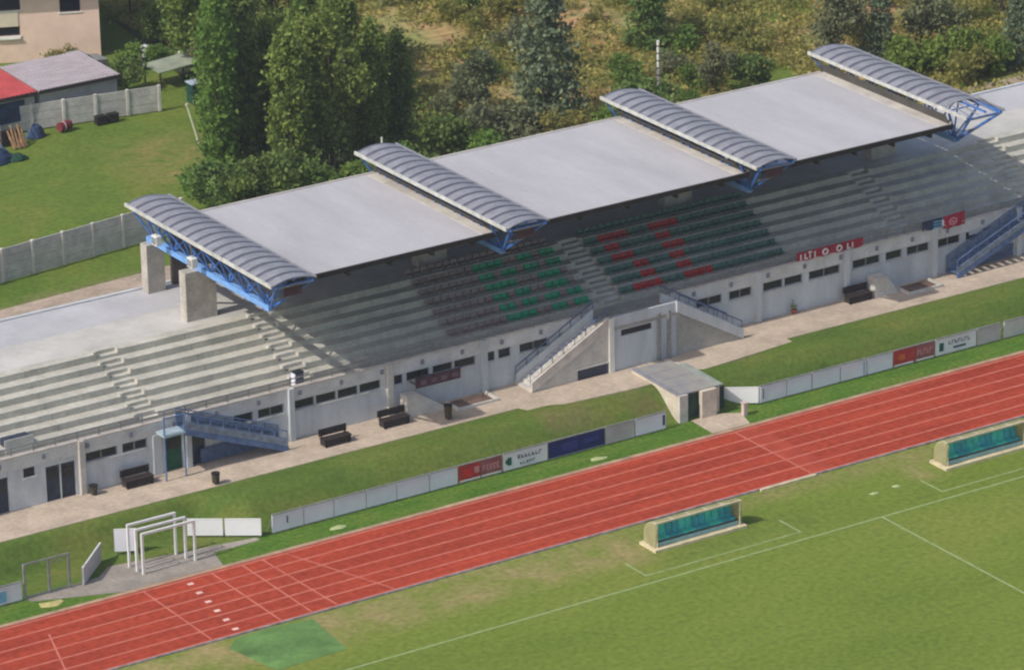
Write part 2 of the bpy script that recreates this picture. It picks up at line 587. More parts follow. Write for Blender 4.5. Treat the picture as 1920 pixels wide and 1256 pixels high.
sheet_grid('grass_bank', BANK, -80, 90, 16.9, 20.9, 510, 24, bz)
b = MB()
b.add([(-80, 6.76, 0.012), (90, 6.76, 0.012), (90, 14.26, 0.012), (-80, 14.26, 0.012)], [(0, 1, 2, 3)])
struct(b, 'running_track', TRACK, fix=False)
struct(MB().box(-80, 90, 14.26, 14.58, -0.05, 0.03), 'outer_kerb_strip', KERB)
struct(MB().box(-80, 90, 6.60, 6.76, -0.05, 0.05), 'inner_kerb', KERB_IN)
# path, with its wider forecourt in front of the central staircase
pth = [(-80, 20.85), (-9.3, 20.85), (-8.9, 20.0), (-2.2, 19.55), (3.3, 19.75), (8.9, 20.3), (8.9, 20.85), (90, 20.85), (90, 24.3), (-80, 24.3)]
struct(polysheet(pth, ZP + 0.02, 0.10), 'path', PATH)
struct(polysheet([(-80, 36), (90, 36), (90, 50), (-8, 52.6), (-80, 47.5)], ZP + 0.01, 0.05), 'back_yard_track', SOIL)
struct(polysheet([(-41.9, 16.3), (-37.4, 14.62), (-35.0, 14.62), (-31.6, 14.62), (-31.2, 16.3), (-28.4, 16.35), (-28.4, 16.75), (-36.6, 17.9), (-37.6, 17.0), (-41.9, 16.75)], 0.02, 0.04), 'concrete_apron', APRON)
struct(polysheet([(-33.4, 6.5), (-31.2, 6.15), (-31.6, 2.1), (-35.7, 1.9), (-36.4, 5.5), (-35.5, 6.4)], 0.01, 0.03), 'synthetic_mat', MATG)

# lane lines and start lines
b = MB()
z = 0.017


def strip(b, x0, x1, y0, y1, z=z):
    b.add([(x0, y0, z), (x1, y0, z), (x1, y1, z), (x0, y1, z)], [(0, 1, 2, 3)])


for k in range(7):
    y = 6.86 + 1.2 * k
    strip(b, -80, 90, y - 0.06, y + 0.06)
z2 = 0.021
for x in (-36.6, -32.6, -30.8, 0.45):
    strip(b, x - 0.05, x + 0.05, 6.95, 14.0, z2)
# slanted stagger lines
for (xa, ya, xb, yb) in ((-28.2, 14.0, -25.9, 6.95), (-43.0, 12.2, -44.6, 6.95), (-29.6, 14.0, -29.3, 6.95)):
    b.add([(xa - .05, ya, z2 + 0.004), (xa + .05, ya, z2 + 0.004), (xb + .05, yb, z2 + 0.004), (xb - .05, yb, z2 + 0.004)], [(0, 1, 2, 3)])
struct(b, 'lane_lines', LANE, fix=False)
b = MB()
strip(b, 0.5, 2.0, 6.92, 14.1, 0.0145)
struct(b, 'worn_crossing', mat('worn_track_crossing', (0.42, 0.075, 0.045), 0.95, 0.12, 0.8, spec=0.05), fix=False)
b = MB()
for k in range(6):
    y = 13.5 - 1.23 * k
    x = -34.15 - 0.17 * k
    b.box(x - 0.16, x + 0.16, y - 0.12, y + 0.12, 0.0, 0.026)
struct(b, 'start_marks', LANE_W)
# pitch lines
b = MB()
z = 0.005
strip(b, -80, 90, -0.06, 0.06, z)
strip(b, -0.06, 0.06, -68, -0.06, z)
for s in (-1, 1):
    xa, xb = sorted((s * 4.62, s * 14.5))
    strip(b, xa, xb, 0.84, 0.93, z)
    strip(b, xa, xa + 0.1, 0.93, 2.78, z)
    strip(b, xb - 0.1, xb, 0.93, 2.78, z)
struct(b, 'pitch_lines', CHALK, fix=False)

# ------------------------------------------------------------------ grandstand
YF = 24.1                     # front wall plane
ZW = 4.15                     # front walkway level
RUN, RISE, NR = 0.72, 0.37, 7
Y0 = YF + 1.2
ZT = ZW + RISE * NR           # terrace level
YT = Y0 + RUN * NR
YB = 37.0
XL, XR = -56.0, 60.0
stand = thing('grandstand', 'long concrete grandstand with pale flat roof bays hung between four blue lattice trusses', 'grandstand', (0, YF, ZP))

AISLES = [-39.9, -30.0, -20.4, 0.0, 20.6, 30.4, 40.2]
AW = 0.62
blocks = []
x = XL
for a in AISLES:
    blocks.append((x, a - AW))
    x = a + AW
blocks.append((x, XR))

# seating steps, slab by slab
for (xa, xb) in blocks:
    n = max(1, round((xb - xa) / 4.2))
    for r in range(NR):
        y = Y0 + r * RUN
        zt = ZW + (r + 1) * RISE
        for k in range(n):
            u0 = xa + (xb - xa) * k / n + 0.012
            u1 = xa + (xb - xa) * (k + 1) / n - 0.012
            part(MB().box(u0, u1, y, y + RUN - 0.004, zt - RISE - 0.30, zt), 'seating_step', CONC_STEP, stand)
# aisle stairs: half-height steps
for a in AISLES:
    for r in range(NR * 2):
        y = Y0 + r * RUN / 2
        zt = ZW + (r + 1) * RISE / 2
        mm = CONC_LIGHT if (r % 2 and abs(a) < 25) else CONC_STEP
        part(MB().box(a - AW + 0.01, a + AW - 0.01, y, y + RUN / 2 - 0.004, zt - 0.35, zt + (0.012 if r % 2 else 0)), 'aisle_step', mm, stand)
    # nosing blocks beside each step
    for r in range(NR):
        y = Y0 + r * RUN
        zt = ZW + (r + 1) * RISE
        for s in (-1, 1):
            part(MB().box(a + s * (AW + 0.10) - 0.08, a + s * (AW + 0.10) + 0.08, y + 0.03, y + (0.28 if s < 0 else 0.14), zt + 0.003, zt + (0.12 if s < 0 else 0.04)), 'nosing_block', CONC_LIGHT if abs(a) < 25 else CONC_STEP, stand)
# front walkway, terrace, hidden body
part(MB().box(XL, XR, YF + 0.18, Y0 - 0.004, ZW - 0.25, ZW), 'front_walkway', CONC, stand)
part(MB().box(XL, XR, YT + 0.002, 33.5, ZT - 0.3, ZT), 'terrace_floor', TERRACE, stand)
part(MB().box(XL, XR, 33.503, YB, ZT - 0.3, ZT + 0.003), 'terrace_floor', TERRACE_COOL, stand)
part(MB().box(XL, XR, YB + 0.003, YB + 0.22, ZP - 0.1, ZT + 0.10), 'rear_wall', CONC_WALL, stand)
part(MB().box(-22.0, 22.4, YB - 0.35, YB - 0.02, ZT + 0.006, 10.2), 'rear_screen_wall', mat('brown_back_screen', (0.13, 0.11, 0.10), 0.9, 0.2, 1), stand)
part(MB().prism([(Y0 + 0.1, ZW - 0.32), (YT, ZT - 0.68), (33.4, ZT - 0.4), (33.4, ZP - 0.1), (YF + 0.4, ZP - 0.1), (YF + 0.4, ZW - 0.32)], 'X', XL, XR), 'core_wall', CONC_WALL, stand)

PARA = mat('pale_parapet_paint', (0.66, 0.655, 0.64), 0.9, 0.09, 0.9, fine=0.08)
op_ = part(MB().box(-38.4, -36.9, Y0 + 0.02, Y0 + 0.75, ZW + 0.005, ZW + 0.78), 'stair_hatch', DOORM, stand)
part(MB().box(-38.5, -36.8, Y0 - 0.04, Y0 + 0.016, ZW + 0.005, ZW + 0.86), 'hatch_rim', CONC_LIGHT, op_)
# parapet in panels, with cap and rail
FIN = [-47.3, -41.0, -34.7, -28.3, -21.9, -15.65, -9.5, -2.6, 2.6, 9.2, 15.5, 21.9, 28.2, 34.5, 40.8, 47.1]
edges = [XL] + FIN + [XR]
for i in range(len(edges) - 1):
    a, c = edges[i] + 0.01, edges[i + 1] - 0.01
    if a < -2.0 and c > 2.0:
        continue
    part(MB().box(a, c, YF - 0.02, YF + 0.16, 3.80, 4.50), 'parapet_panel', PARA, stand)
    part(MB().box(a, c, YF - 0.06, YF + 0.22, 4.503, 4.58), 'parapet_cap', CONC_CAP, stand)
x = XL + 0.4
posts = MB().box(-0.03, 0.03, -0.03, 0.03, 0, 0.42).mesh('rail_post', GREYMET)
brk = MB().box(-0.10, 0.10, -0.01, 0.06, 0.12, 0.38).mesh('parapet_dark_block', mat('lilac_grey_block', (0.24, 0.24, 0.30), 0.8, 0.1, 3))  # small dark lilac-grey blocks spaced along the parapet
rail = None
rl = MB()
rl.bar((XL, YF + 0.08, 5.02), (-2.4, YF + 0.08, 5.02), 0.06, 0.06)
rl.bar((2.4, YF + 0.08, 5.02), (XR, YF + 0.08, 5.02), 0.06, 0.06)
rl.bar((XL, YF + 0.08, 4.78), (-2.4, YF + 0.08, 4.78), 0.035, 0.035)
rl.bar((2.4, YF + 0.08, 4.78), (XR, YF + 0.08, 4.78), 0.035, 0.035)
rail = part(rl, 'front_railing', GREYMET, stand)
k = 0
while x < XR:
    if abs(x) > 2.5:
        inst(posts, 'rail_post', rail, (x, YF + 0.08, 4.59))
        if k % 2 == 0 and -46 < x < 40:
            inst(brk, 'parapet_dark_block', stand, (x + 0.5, YF - 0.08, 3.93), scale=(1, 1, 1))
    x += 1.3
    k += 1

# front wall: openings
WIN = [(-38.1, -37.4), (-34.4, -32.5), (-32.2, -30.7), (-27.1, -25.9), (-25.4, -24.2), (-23.9, -22.3), (-21.7, -20.36), (-20.28, -18.98), (-18.90, -17.60), (-17.52, -16.15),
       (-15.3, -14.75), (-14.5, -13.0), (-12.8, -11.5), (-11.4, -10.0), (-9.3, -8.75), (-8.5, -7.7), (-7.1, -5.2),
       (4.9, 6.7), (7.2, 8.8), (9.6, 11.0), (11.1, 12.4), (12.85, 15.1), (16.0, 18.0), (18.4, 19.6), (19.95, 21.6), (22.1, 23.9), (24.3, 26.0), (26.3, 28.0), (28.7, 31), (31.4, 34)]
DOORS = [(-40.3, -39.0, DOORM), (-36.8, -35.95, DOORM), (-35.9, -35.05, DOORM), (-29.65, -28.6, GREEN_D), (-28.15, -27.2, DOORM), (24.6, 25.6, DOORM)]
zb, zt_ = 3.20, 3.74
cuts = sorted([(a, c) for a, c, _ in DOORS])
x = XL
for a, c in cuts + [(XR, XR)]:
    if a > x:
        part(MB().box(x, a, YF, YF + 0.25, ZP - 0.05, zb), 'front_wall', CONC_WALL, stand)
    x = c
ops = sorted([(a, c, 'w') for a, c in WIN] + [(a, c, 'd') for a, c, _ in DOORS])
x = XL
for a, c, _ in ops + [(XR, XR, '')]:
    if a > x + 1e-4:
        part(MB().box(x, a, YF + 0.003, YF + 0.25, zb + 0.002, 3.798), 'window_pier', CONC_WALL, stand)
    x = max(x, c)
for a, c in WIN:
    part(MB().box(a, c, YF + 0.004, YF + 0.25, zt_, 3.798), 'window_head', CONC_WALL, stand)
for a, c in WIN:
    fr = MB()
    fr.box(a, c, YF + 0.10, YF + 0.16, zb + 0.003, zb + 0.05).box(a, c, YF + 0.10, YF + 0.16, zt_ - 0.05, zt_ - 0.002)
    fr.box(a, a + 0.05, YF + 0.10, YF + 0.16, zb + 0.052, zt_ - 0.052).box(c - 0.05, c, YF + 0.10, YF + 0.16, zb + 0.052, zt_ - 0.052)
    o = part(fr, 'window', GREYMET if c - a > 1 else DOORM, stand)
    part(MB().box(a + 0.05, c - 0.05, YF + 0.12, YF + 0.14, zb + 0.05, zt_ - 0.05), 'pane', DARK, o)
    part(MB().box(a - 0.04, c + 0.04, YF - 0.05, YF - 0.003, zb - 0.07, zb - 0.01), 'sill', CONC_LIGHT, o)
    if c - a > 1.5:
        part(MB().box((a + c) / 2 - 0.03, (a + c) / 2 + 0.03, YF + 0.09, YF + 0.118, zb + 0.05, zt_ - 0.05), 'mullion', GREYMET, o)
for a, c, mm in DOORS:
    o = part(MB().box(a + 0.04, c - 0.04, YF + 0.10, YF + 0.15, ZP + 0.02, 3.5), 'door', mm, stand)
    part(MB().box(a + 0.12, c - 0.12, YF + 0.085, YF + 0.098, ZP + 1.2, 3.3), 'door_panel', DARK, o)
    part(MB().box(a, c, YF + 0.02, YF + 0.25, 3.505, 3.795), 'door_head', CONC_WALL, stand)
for f in FIN:
    if abs(f) > 3:
        part(MB().box(f - 0.16, f + 0.16, YF - 0.22, YF - 0.003, ZP, 4.56), 'wall_fin', CONC_LIGHT if f in (-34.7, -15.65) else CONC_WALL, stand)
part(MB().box(-30.4, -29.9, YF - 0.10, YF - 0.004, ZP, 3.79), 'wall_pilaster', CONC_WALL, stand)

# seats in the two middle blocks, letters picked out in colour
st = MB()
st.box(-0.20, 0.20, -0.17, 0.15, 0.0, 0.04)
st.prism([(0.10, 0.04), (0.15, 0.04), (0.20, 0.24), (0.16, 0.25)], 'X', -0.20, 0.20)
st.box(-0.05, 0.05, -0.08, 0.12, -0.10, 0.0)
seat_me = st.mesh('seat', SEAT_G)
LB = ["11110", "11011", "11110", "11011", "11011", "11110"]
LX = ["11011", "11011", "01110", "01110", "11011", "11011"]
LS = ["1111", "1100", "1110", "0011", "0011", "1111"]
LE = ["1111", "1100", "1110", "1100", "1100", "1111"]


def letters(col, row, placed):
    for bits, c0 in placed:
        if 0 <= col - c0 < len(bits[0]) and 0 <= row - 1 < 6 and bits[row - 1][col - c0] == '1':
            return True
    return False


for row in range(NR):
    y = Y0 + row * RUN + 0.40
    zz = ZW + (row + 1) * RISE + 0.10
    rr = NR - 1 - row                       # letters read from the top row down
    for c in range(19):
        x = -10.55 + 0.5 * c
        on = letters(c, rr, ((LB, 8), (LX, 14)))
        inst(seat_me, 'seat', stand, (x, y, zz), mat_=SEAT_G if on else SEAT_M)
    for c in range(23):
        x = 0.98 + 0.5 * c
        on = letters(c, rr, ((LS, 2), (LE, 9)))
        inst(seat_me, 'seat', stand, (x, y, zz), mat_=SEAT_R if on else (SEAT_GD))

PILL = mat('beige_pillar_concrete', (0.47, 0.43, 0.38), 0.9, 0.14, 1.0, fine=0.1)
# pillars on the terrace and roof trusses
ZCAP = 12.05
ZBOT = 9.75
TR = [(-23.35, 20.6, 36.8), (-8.45, 20.9, 36.9), (8.45, 21.2, 37.0), (23.4, 21.3, 36.8)]
for ti, (tx, ya, yb) in enumerate(TR):
    for (p0, p1, pa, pb) in ((30.95, 31.65, -0.95, 0.95), (36.1, 36.8, -0.55, 0.55)):
        part(MB().box(tx + pa, tx + pb, p0, p1, ZT + 0.004, ZBOT - 0.16), 'roof_pillar', PILL, stand)
    part(MB().bar((tx + 0.3, 33.9, ZT), (tx + 0.3, 31.6, ZBOT - 0.2), 0.18, 0.18), 'roof_strut', GREYMET, stand)
    ch = MB()
    ch.bar((tx, ya + 2.6, ZBOT), (tx, yb, ZBOT), 0.32, 0.30)
    truss = part(ch, 'roof_truss', BLUE_L, stand)
    t2 = MB()
    for s in (-1, 1):
        t2.bar((tx + s * 1.15, ya, ZCAP - 0.12), (tx + s * 1.15, yb, ZCAP - 0.12), 0.16, 0.16)
    t2.bar((tx, ya, ZCAP + 0.12), (tx, yb, ZCAP + 0.12), 0.10, 0.10)
    part(t2, 'top_chord', BLUE, truss)
    nb = 8
    for i in range(nb):
        y1 = ya + 0.1 + (yb - ya - 0.1) * i / nb
        y2 = ya + 0.1 + (yb - ya - 0.1) * (i + 1) / nb
        ym = max((y1 + y2) / 2, ya + 2.6)
        for s in (-1, 1):
            part(MB().tube((tx + s * 1.15, y1, ZCAP - 0.14), (tx, ym, ZBOT + 0.05), 0.055, 6), 'brace', BLUE, truss)
            part(MB().tube((tx + s * 1.15, y2, ZCAP - 0.14), (tx, ym, ZBOT + 0.05), 0.055, 6), 'brace', BLUE, truss)
        part(MB().tube((tx - 1.15, y1, ZCAP - 0.14), (tx + 1.15, y1, ZCAP - 0.14), 0.045, 6), 'cross_brace', BLUE, truss)
    part(MB().tube((tx - 1.15, ya, ZCAP - 0.14), (tx, ya + 2.6, ZBOT), 0.07, 6).tube((tx + 1.15, ya, ZCAP - 0.14), (tx, ya + 2.6, ZBOT), 0.07, 6), 'end_brace', BLUE, truss)
    part(MB().tube((tx - 1.1, ya + 0.1, ZCAP - 0.2), (tx + 1.1, ya + 0.1, ZCAP - 0.2), 0.06, 6), 'end_bar', GREYMET, truss)
    part(MB().tube((tx - 0.55, ya + 1.3, ZCAP - 1.3), (tx + 0.55, ya + 1.3, ZCAP - 1.3), 0.05, 6), 'end_bar', GREYMET, truss)
    if ti < 3:
        part(MB().box(tx - 0.35, tx + 0.75, ya + 0.5, ya + 0.56, ZCAP - 0.95, ZCAP - 0.30), 'end_plate', MAROON, truss)

    # curved cap: separate sheets with raised seams
    ns = 17 if ti < 3 else 14
    y_s = ya if ti < 3 else ya + 2.2
    wdt, hh = 1.32, 0.26
    for i in range(ns):
        y1 = y_s + (yb - y_s) * i / ns + 0.01
        y2 = y_s + (yb - y_s) * (i + 1) / ns - 0.01
        for (nm, ya_, yb_, dz, th, mm) in (('cap_sheet', y1, y2 - 0.27, 0.0, 0.05, CAPMET), ('cap_seam', y2 - 0.267, y2, -0.03, 0.03, CAPRIB)):
            prof = []
            n = 8
            for kk in range(n + 1):
                a = -1 + 2 * kk / n
                prof.append((tx + a * wdt, ZCAP + hh * (1 - a * a) + dz))
            for kk in range(n, -1, -1):
                a = -1 + 2 * kk / n
                prof.append((tx + a * (wdt - 0.01), ZCAP + hh * (1 - a * a) + dz - th))
            q = MB()
            m_ = n + 1
            vs = [(px, ya_, pz) for px, pz in prof] + [(px, yb_, pz) for px, pz in prof]
            N2 = 2 * m_
            fs = [(i_, (i_ + 1) % N2, N2 + (i_ + 1) % N2, N2 + i_) for i_ in range(N2)]
            for kk in range(n):
                fs.append((kk, kk + 1, N2 - 2 - kk, N2 - 1 - kk))
                fs.append((N2 + kk, N2 + kk + 1, 2 * N2 - 2 - kk, 2 * N2 - 1 - kk))
            q.add(vs, fs)
            part(q, nm, mm, truss)
    part(MB().box(tx - wdt - 0.10, tx - wdt - 0.004, ya, yb, ZCAP - 0.13, ZCAP + 0.07), 'edge_gutter', CAPEDGE, truss)
    part(MB().box(tx + wdt + 0.004, tx + wdt + 0.08, ya, yb, ZCAP - 0.10, ZCAP + 0.05), 'edge_gutter', CAPMET, truss)
    if ti == 3:
        fr = MB()
        for kk in range(5):
            xx = tx - 1.1 + 0.55 * kk
            fr.bar((xx, ya, ZCAP + 0.05), (xx, y_s, ZCAP + 0.3), 0.05, 0.05)
        part(fr, 'bare_rafters', GREYMET, truss)

# roof bays
GAP_SHADE = mat('gap_shade_grey_brown', (0.10, 0.095, 0.085), 0.8, 0.15, 1)  # dark tone of the shaded gap between deck and cap
ZR = 11.02
BAYS = [(-22.25, -8.95), (-7.95, 8.0), (9.0, 22.5)]
for (a, c) in BAYS:
    n = 4
    rb = None
    for kk in range(n):
        u0 = a + (c - a) * kk / n + (0.008 if kk else 0)
        u1 = a + (c - a) * (kk + 1) / n - (0.008 if kk < n - 1 else 0)
        part(MB().box(u0, u1, 23.35, 35.75, ZR - 0.10, ZR), 'roof_deck', ROOF, stand)
    part(MB().box(a, c, 23.20, 23.345, ZR - 0.24, ZR + 0.03), 'roof_fascia_shade', FASCIA, stand)  # dark strip painted in for the shade along the roof edge
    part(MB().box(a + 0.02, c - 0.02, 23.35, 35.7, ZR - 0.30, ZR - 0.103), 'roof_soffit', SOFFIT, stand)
    part(MB().box(a + 0.25, c - 0.25, 35.753, 35.90, ZR - 0.30, ZR + 0.05), 'roof_kerb', ROOF_EDGE, stand)
    part(MB().box(c - 0.02, c + 0.14, 23.40, 35.8, ZR + 0.003, ZR + 0.12), 'roof_kerb', ROOF_EDGE, stand)
    part(MB().box(c - 0.85, c - 0.10, 23.42, 35.7, ZR + 0.003, ZR + 0.022), 'roof_flashing', ROOF_EDGE, stand)
    txc = min(TR, key=lambda q_: abs(q_[0] - c))[0]
    part(MB().prism([(c - 0.09, ZR + 0.003), (c - 0.03, ZR + 0.003), (txc - 1.20, ZCAP - 0.42), (txc - 1.26, ZCAP - 0.42)], 'Y', 23.5, 35.9), 'gap_shade_panel', GAP_SHADE, stand)  # dark sheet added in place of the shaded lattice under the cap
    part(MB().box(a - 0.14, a + 0.02, 23.40, 35.8, ZR + 0.003, ZR + 0.22), 'roof_kerb', ROOF_EDGE, stand)
    for kk in range(5):
        xx = a + (c - a) * (kk + 0.5) / 5
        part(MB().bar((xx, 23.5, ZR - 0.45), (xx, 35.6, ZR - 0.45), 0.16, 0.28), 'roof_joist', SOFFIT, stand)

# central double staircase in front of the wall
cst = stand
for s in (-1, 1):
    xb_, xt = (-7.5, -2.3) if s < 0 else (6.9, 2.3)
    n = 16
    fl = part(MB().prism([(xb_, ZP), (xt, ZP), (xt, 4.12), (xt - s * -0.0, 4.12)], 'Y', 22.35, 22.52), 'stair_side_wall', CONC_LIGHT if s < 0 else CONC, stand)  # left flight's sunlit look is put into a paler concrete
    for k in range(n):
        t0 = xb_ + (xt - xb_) * k / n
        t1 = xb_ + (xt - xb_) * (k + 1) / n
        zz = ZP + (4.15 - ZP) * (k + 1) / n
        part(MB().box(min(t0, t1) + 0.004, max(t0, t1) - 0.004, 22.53, 23.85, max(ZP, zz - 0.45), zz), 'stair_step', CONC_LIGHT, fl)
    # parapets along the flight; the left front one has its sunlit cream painted in
    for (yy, mm) in ((22.26, CONC_CAP if s < 0 else CONC_WALL), (23.87, CONC_WALL)):
        q = MB()
        y2_ = yy + (0.26 if yy < 23 and s < 0 else 0.15)
        z0b, z0t = ZP + 0.12, 4.20
        q.prism([(xb_, z0b - 0.1), (xt, z0t - 0.06), (xt, z0t + 0.62), (xb_, z0b + 0.50)], 'Y', yy, y2_)
        part(q, 'stair_parapet', mm, stand)
    rr_ = MB()
    for yy in (22.43, 23.94):
        rr_.tube((xb_, yy, ZP + 1.05), (xt, yy, 5.25), 0.04)
        for k in range(8):
            t = k / 7
            xx = xb_ + (xt - xb_) * t
            z_ = ZP + (4.2 - ZP) * t
            rr_.tube((xx, yy, z_ + 0.3), (xx, yy, z_ + 1.05), 0.025)
    part(rr_, 'stair_railing', BLUE_R, stand)
part(MB().box(-2.3, 2.3, 22.36, YF - 0.003, 3.95, 4.16), 'stair_landing', CONC, stand)
lw = MB()
lw.box(-2.0, -1.45, 22.36, 22.52, ZP, 3.948).box(0.65, 2.3, 22.36, 22.52, ZP, 3.948).box(-1.45, 0.65, 22.36, 22.52, ZP, 3.50).box(-1.45, 0.65, 22.40, 22.52, 3.86, 3.948)
part(lw, 'landing_wall', CONC_WALL, stand)
o = part(MB().box(-1.45, 0.65, 22.46, 22.50, 3.502, 3.858), 'landing_window', DOORM, stand)
part(MB().box(-1.38, 0.58, 22.44, 22.457, 3.53, 3.83), 'pane', DARK, o)
part(MB().box(-2.33, -2.003, 22.20, 22.56, ZP, 4.75), 'stair_pillar', WHITEWALL, stand)
for xx in (1.05, 1.75):
    part(MB().box(xx - 0.09, xx + 0.09, 22.18, 22.34, ZP, 4.4), 'drain_post', GREYMET, stand)
part(MB().box(-2.3, 2.3, 22.36, 22.48, 4.163, 4.75), 'landing_parapet', CONC_WALL, stand)
part(MB().box(-4.4, -2.4, 22.30, 22.345, ZP + 0.03, ZP + 0.62), 'recess_shade', DOORM, stand)  # dark plate on the wall, painted in for the shadow inside the recess
part(MB().box(-4.5, -2.35, 22.26, 22.345, ZP + 0.64, ZP + 0.72), 'recess_lintel', CONC_LIGHT, stand)

BLUE_S = mat('slate_blue_stair_paint', (0.12, 0.19, 0.36), 0.6, 0.2, 3)
SCREEN = mat('slate_blue_mesh_screen', (0.24, 0.29, 0.37), 0.8, 0.2, 3)
# steel staircases at the two ends of the roofed part
for s in (-1, 1):
    top_x, bot_x = s * 29.0, s * 22.8
    ss = part(MB().bar((top_x, 22.95, 4.05), (bot_x, 22.95, ZP + 0.1), 0.08, 0.30).bar((top_x, 23.95, 4.05), (bot_x, 23.95, ZP + 0.1), 0.08, 0.30), 'steel_stair', BLUE_S, stand)
    n = 15
    for k in range(n):
        t = (k + 0.5) / n
        xx = bot_x + (top_x - bot_x) * t
        zz = ZP + 0.15 + (4.1 - ZP - 0.15) * t
        part(MB().box(xx - 0.16, xx + 0.16, 23.0, 23.9, zz, zz + 0.04), 'tread', BLUE_R, ss)
    rr_ = MB()
    for yy in (22.95, 23.95):
        for dz in (0.55, 1.0):
            rr_.tube((top_x, yy, 4.1 + dz), (bot_x, yy, ZP + 0.15 + dz), 0.035)
        for k in range(9):
            t = k / 8
            xx = bot_x + (top_x - bot_x) * t
            zz = ZP + 0.15 + (4.1 - ZP - 0.15) * t
            rr_.tube((xx, yy, zz), (xx, yy, zz + 1.0), 0.03)
    part(rr_, 'handrail', BLUE_S, ss)
    part(MB().prism([(top_x, 4.25), (bot_x, ZP + 0.3), (bot_x, ZP + 0.7), (top_x, 4.65)], 'Y', 22.90, 22.915), 'mesh_screen', SCREEN, ss)
    part(MB().prism([(top_x, 4.25), (bot_x, ZP + 0.3), (bot_x, ZP + 1.0), (top_x, 4.95)], 'Y', 23.985, 24.0), 'mesh_screen', SCREEN, ss)
    x0_, x1_ = sorted((s * 29.0, s * 30.3))
    part(MB().box(x0_, x1_, 22.9, YF - 0.24, 4.0, 4.12), 'stair_platform', mat('pale_blue_grey_deck', (0.36, 0.45, 0.50), 0.7, 0.12, 2), ss)
    q = MB()
    for xx in (x0_ + 0.05, x1_ - 0.05):
        q.tube((xx, 22.98, ZP), (xx, 22.98, 5.1), 0.05)
    q.tube((x0_, 22.98, 5.1), (x1_, 22.98, 5.1), 0.04)
    part(q, 'platform_frame', BLUE_S, ss)
    part(MB().box(min(bot_x, top_x) + 1.4, max(bot_x, top_x) - 1.2, 23.96, 24.0, ZP + 0.1, ZP + 0.9), 'stair_skirt', BLUE_R, ss)

# ramps and stair wells along the foot of the wall
for (x0_, x1_, wx0, wx1) in ((-15.1, -12.6, -12.3, -9.6), (16.9, 18.6, 18.8, 21.3)):
    q = MB().prism([(x0_, ZP), (x1_, ZP), (x1_, ZP + 0.12), (x0_ + 0.8, ZP + 1.25), (x0_, ZP + 1.25)], 'Y', 23.1, YF - 0.24)
    part(q, 'ramp_wedge', CONC_LIGHT, stand)
    q = MB().box(wx0, wx1, 22.35, 22.47, ZP, ZP + 0.18).box(wx0, wx0 + 0.12, 22.47, 23.7, ZP, ZP + 0.18).box(wx1 - 0.12, wx1, 22.47, 23.7, ZP, ZP + 0.18)
    wl = part(q, 'stairwell_kerb', CONC_LIGHT, stand)
    part(MB().box(wx0 + 0.12, wx1 - 0.12, 22.47, 23.8, ZP - 0.02, ZP + 0.03), 'well_floor', SLAB, wl)
# dark sign on the wall
aw = part(MB().box(-14.4, -11.5, 23.30, 23.35, 3.02, 3.62), 'wall_sign', MAROON, stand)
q = MB().box(-14.45, -11.45, 23.27, 23.38, 3.625, 3.68)
part(q, 'sign_rail', DOORM, aw)
for xx in (-14.3, -12.95, -11.6):
    part(MB().bar((xx, 23.36, 3.2), (xx, YF - 0.02, 3.2), 0.05, 0.05), 'sign_arm', DOORM, aw)
for k in range(4):
    part(MB().box(-14.1 + 0.68 * k, -13.75 + 0.68 * k, 23.285, 23.297, 3.18, 3.42), 'sign_print', mat('dull_mauve_print', (0.20, 0.14, 0.16), 0.8, 0.1, 2), aw)

# ------------------------------------------------------------------ banners on the front rail
bn = thing('banner', 'red cloth banner with a row of white lettering on the grandstand rail', 'banner', (11.9, 24.1, 4.6))
q = MB()
vs, fs = [], []
for i in range(25):
    xx = 11.9 + 4.8 * i / 24
    off = 0.05 * math.sin(i * 1.1)
    vs += [(xx, 24.02 + off, 4.55), (xx, 24.02 + off * 0.3, 5.10)]
fs = [(2 * i, 2 * i + 2, 2 * i + 3, 2 * i + 1) for i in range(24)]
q.add(vs, fs)
part(q, 'cloth', CRIM, bn)
lt = MB()
for (xx, kind_) in ((12.15, 'I'), (12.45, 'L'), (12.8, 'T'), (13.15, 'I'), (13.9, 'O'), (14.9, 'O'), (15.5, 'L'), (15.85, 'I')):
    zz = 4.64
    y_ = 23.94
    lt = MB()
    if kind_ == 'O':
        for k in range(10):
            a0, a1 = 2 * math.pi * k / 10, 2 * math.pi * (k + 1) / 10
            lt.tube((xx + .17 * math.cos(a0), y_, zz + .18 + .17 * math.sin(a0)), (xx + .17 * math.cos(a1), y_, zz + .18 + .17 * math.sin(a1)), 0.05, 5)
    else:
        lt.box(xx - .04, xx + .04, y_ - .01, y_ + .01, zz, zz + .36)
        if kind_ == 'L':
            lt.box(xx + .041, xx + .2, y_ - .01, y_ + .01, zz, zz + .08)
        if kind_ == 'T':
            lt.box(xx - .14, xx + .14, y_ - .01, y_ + .01, zz + .361, zz + .43)
    part(lt, 'letter', WHITE, bn)

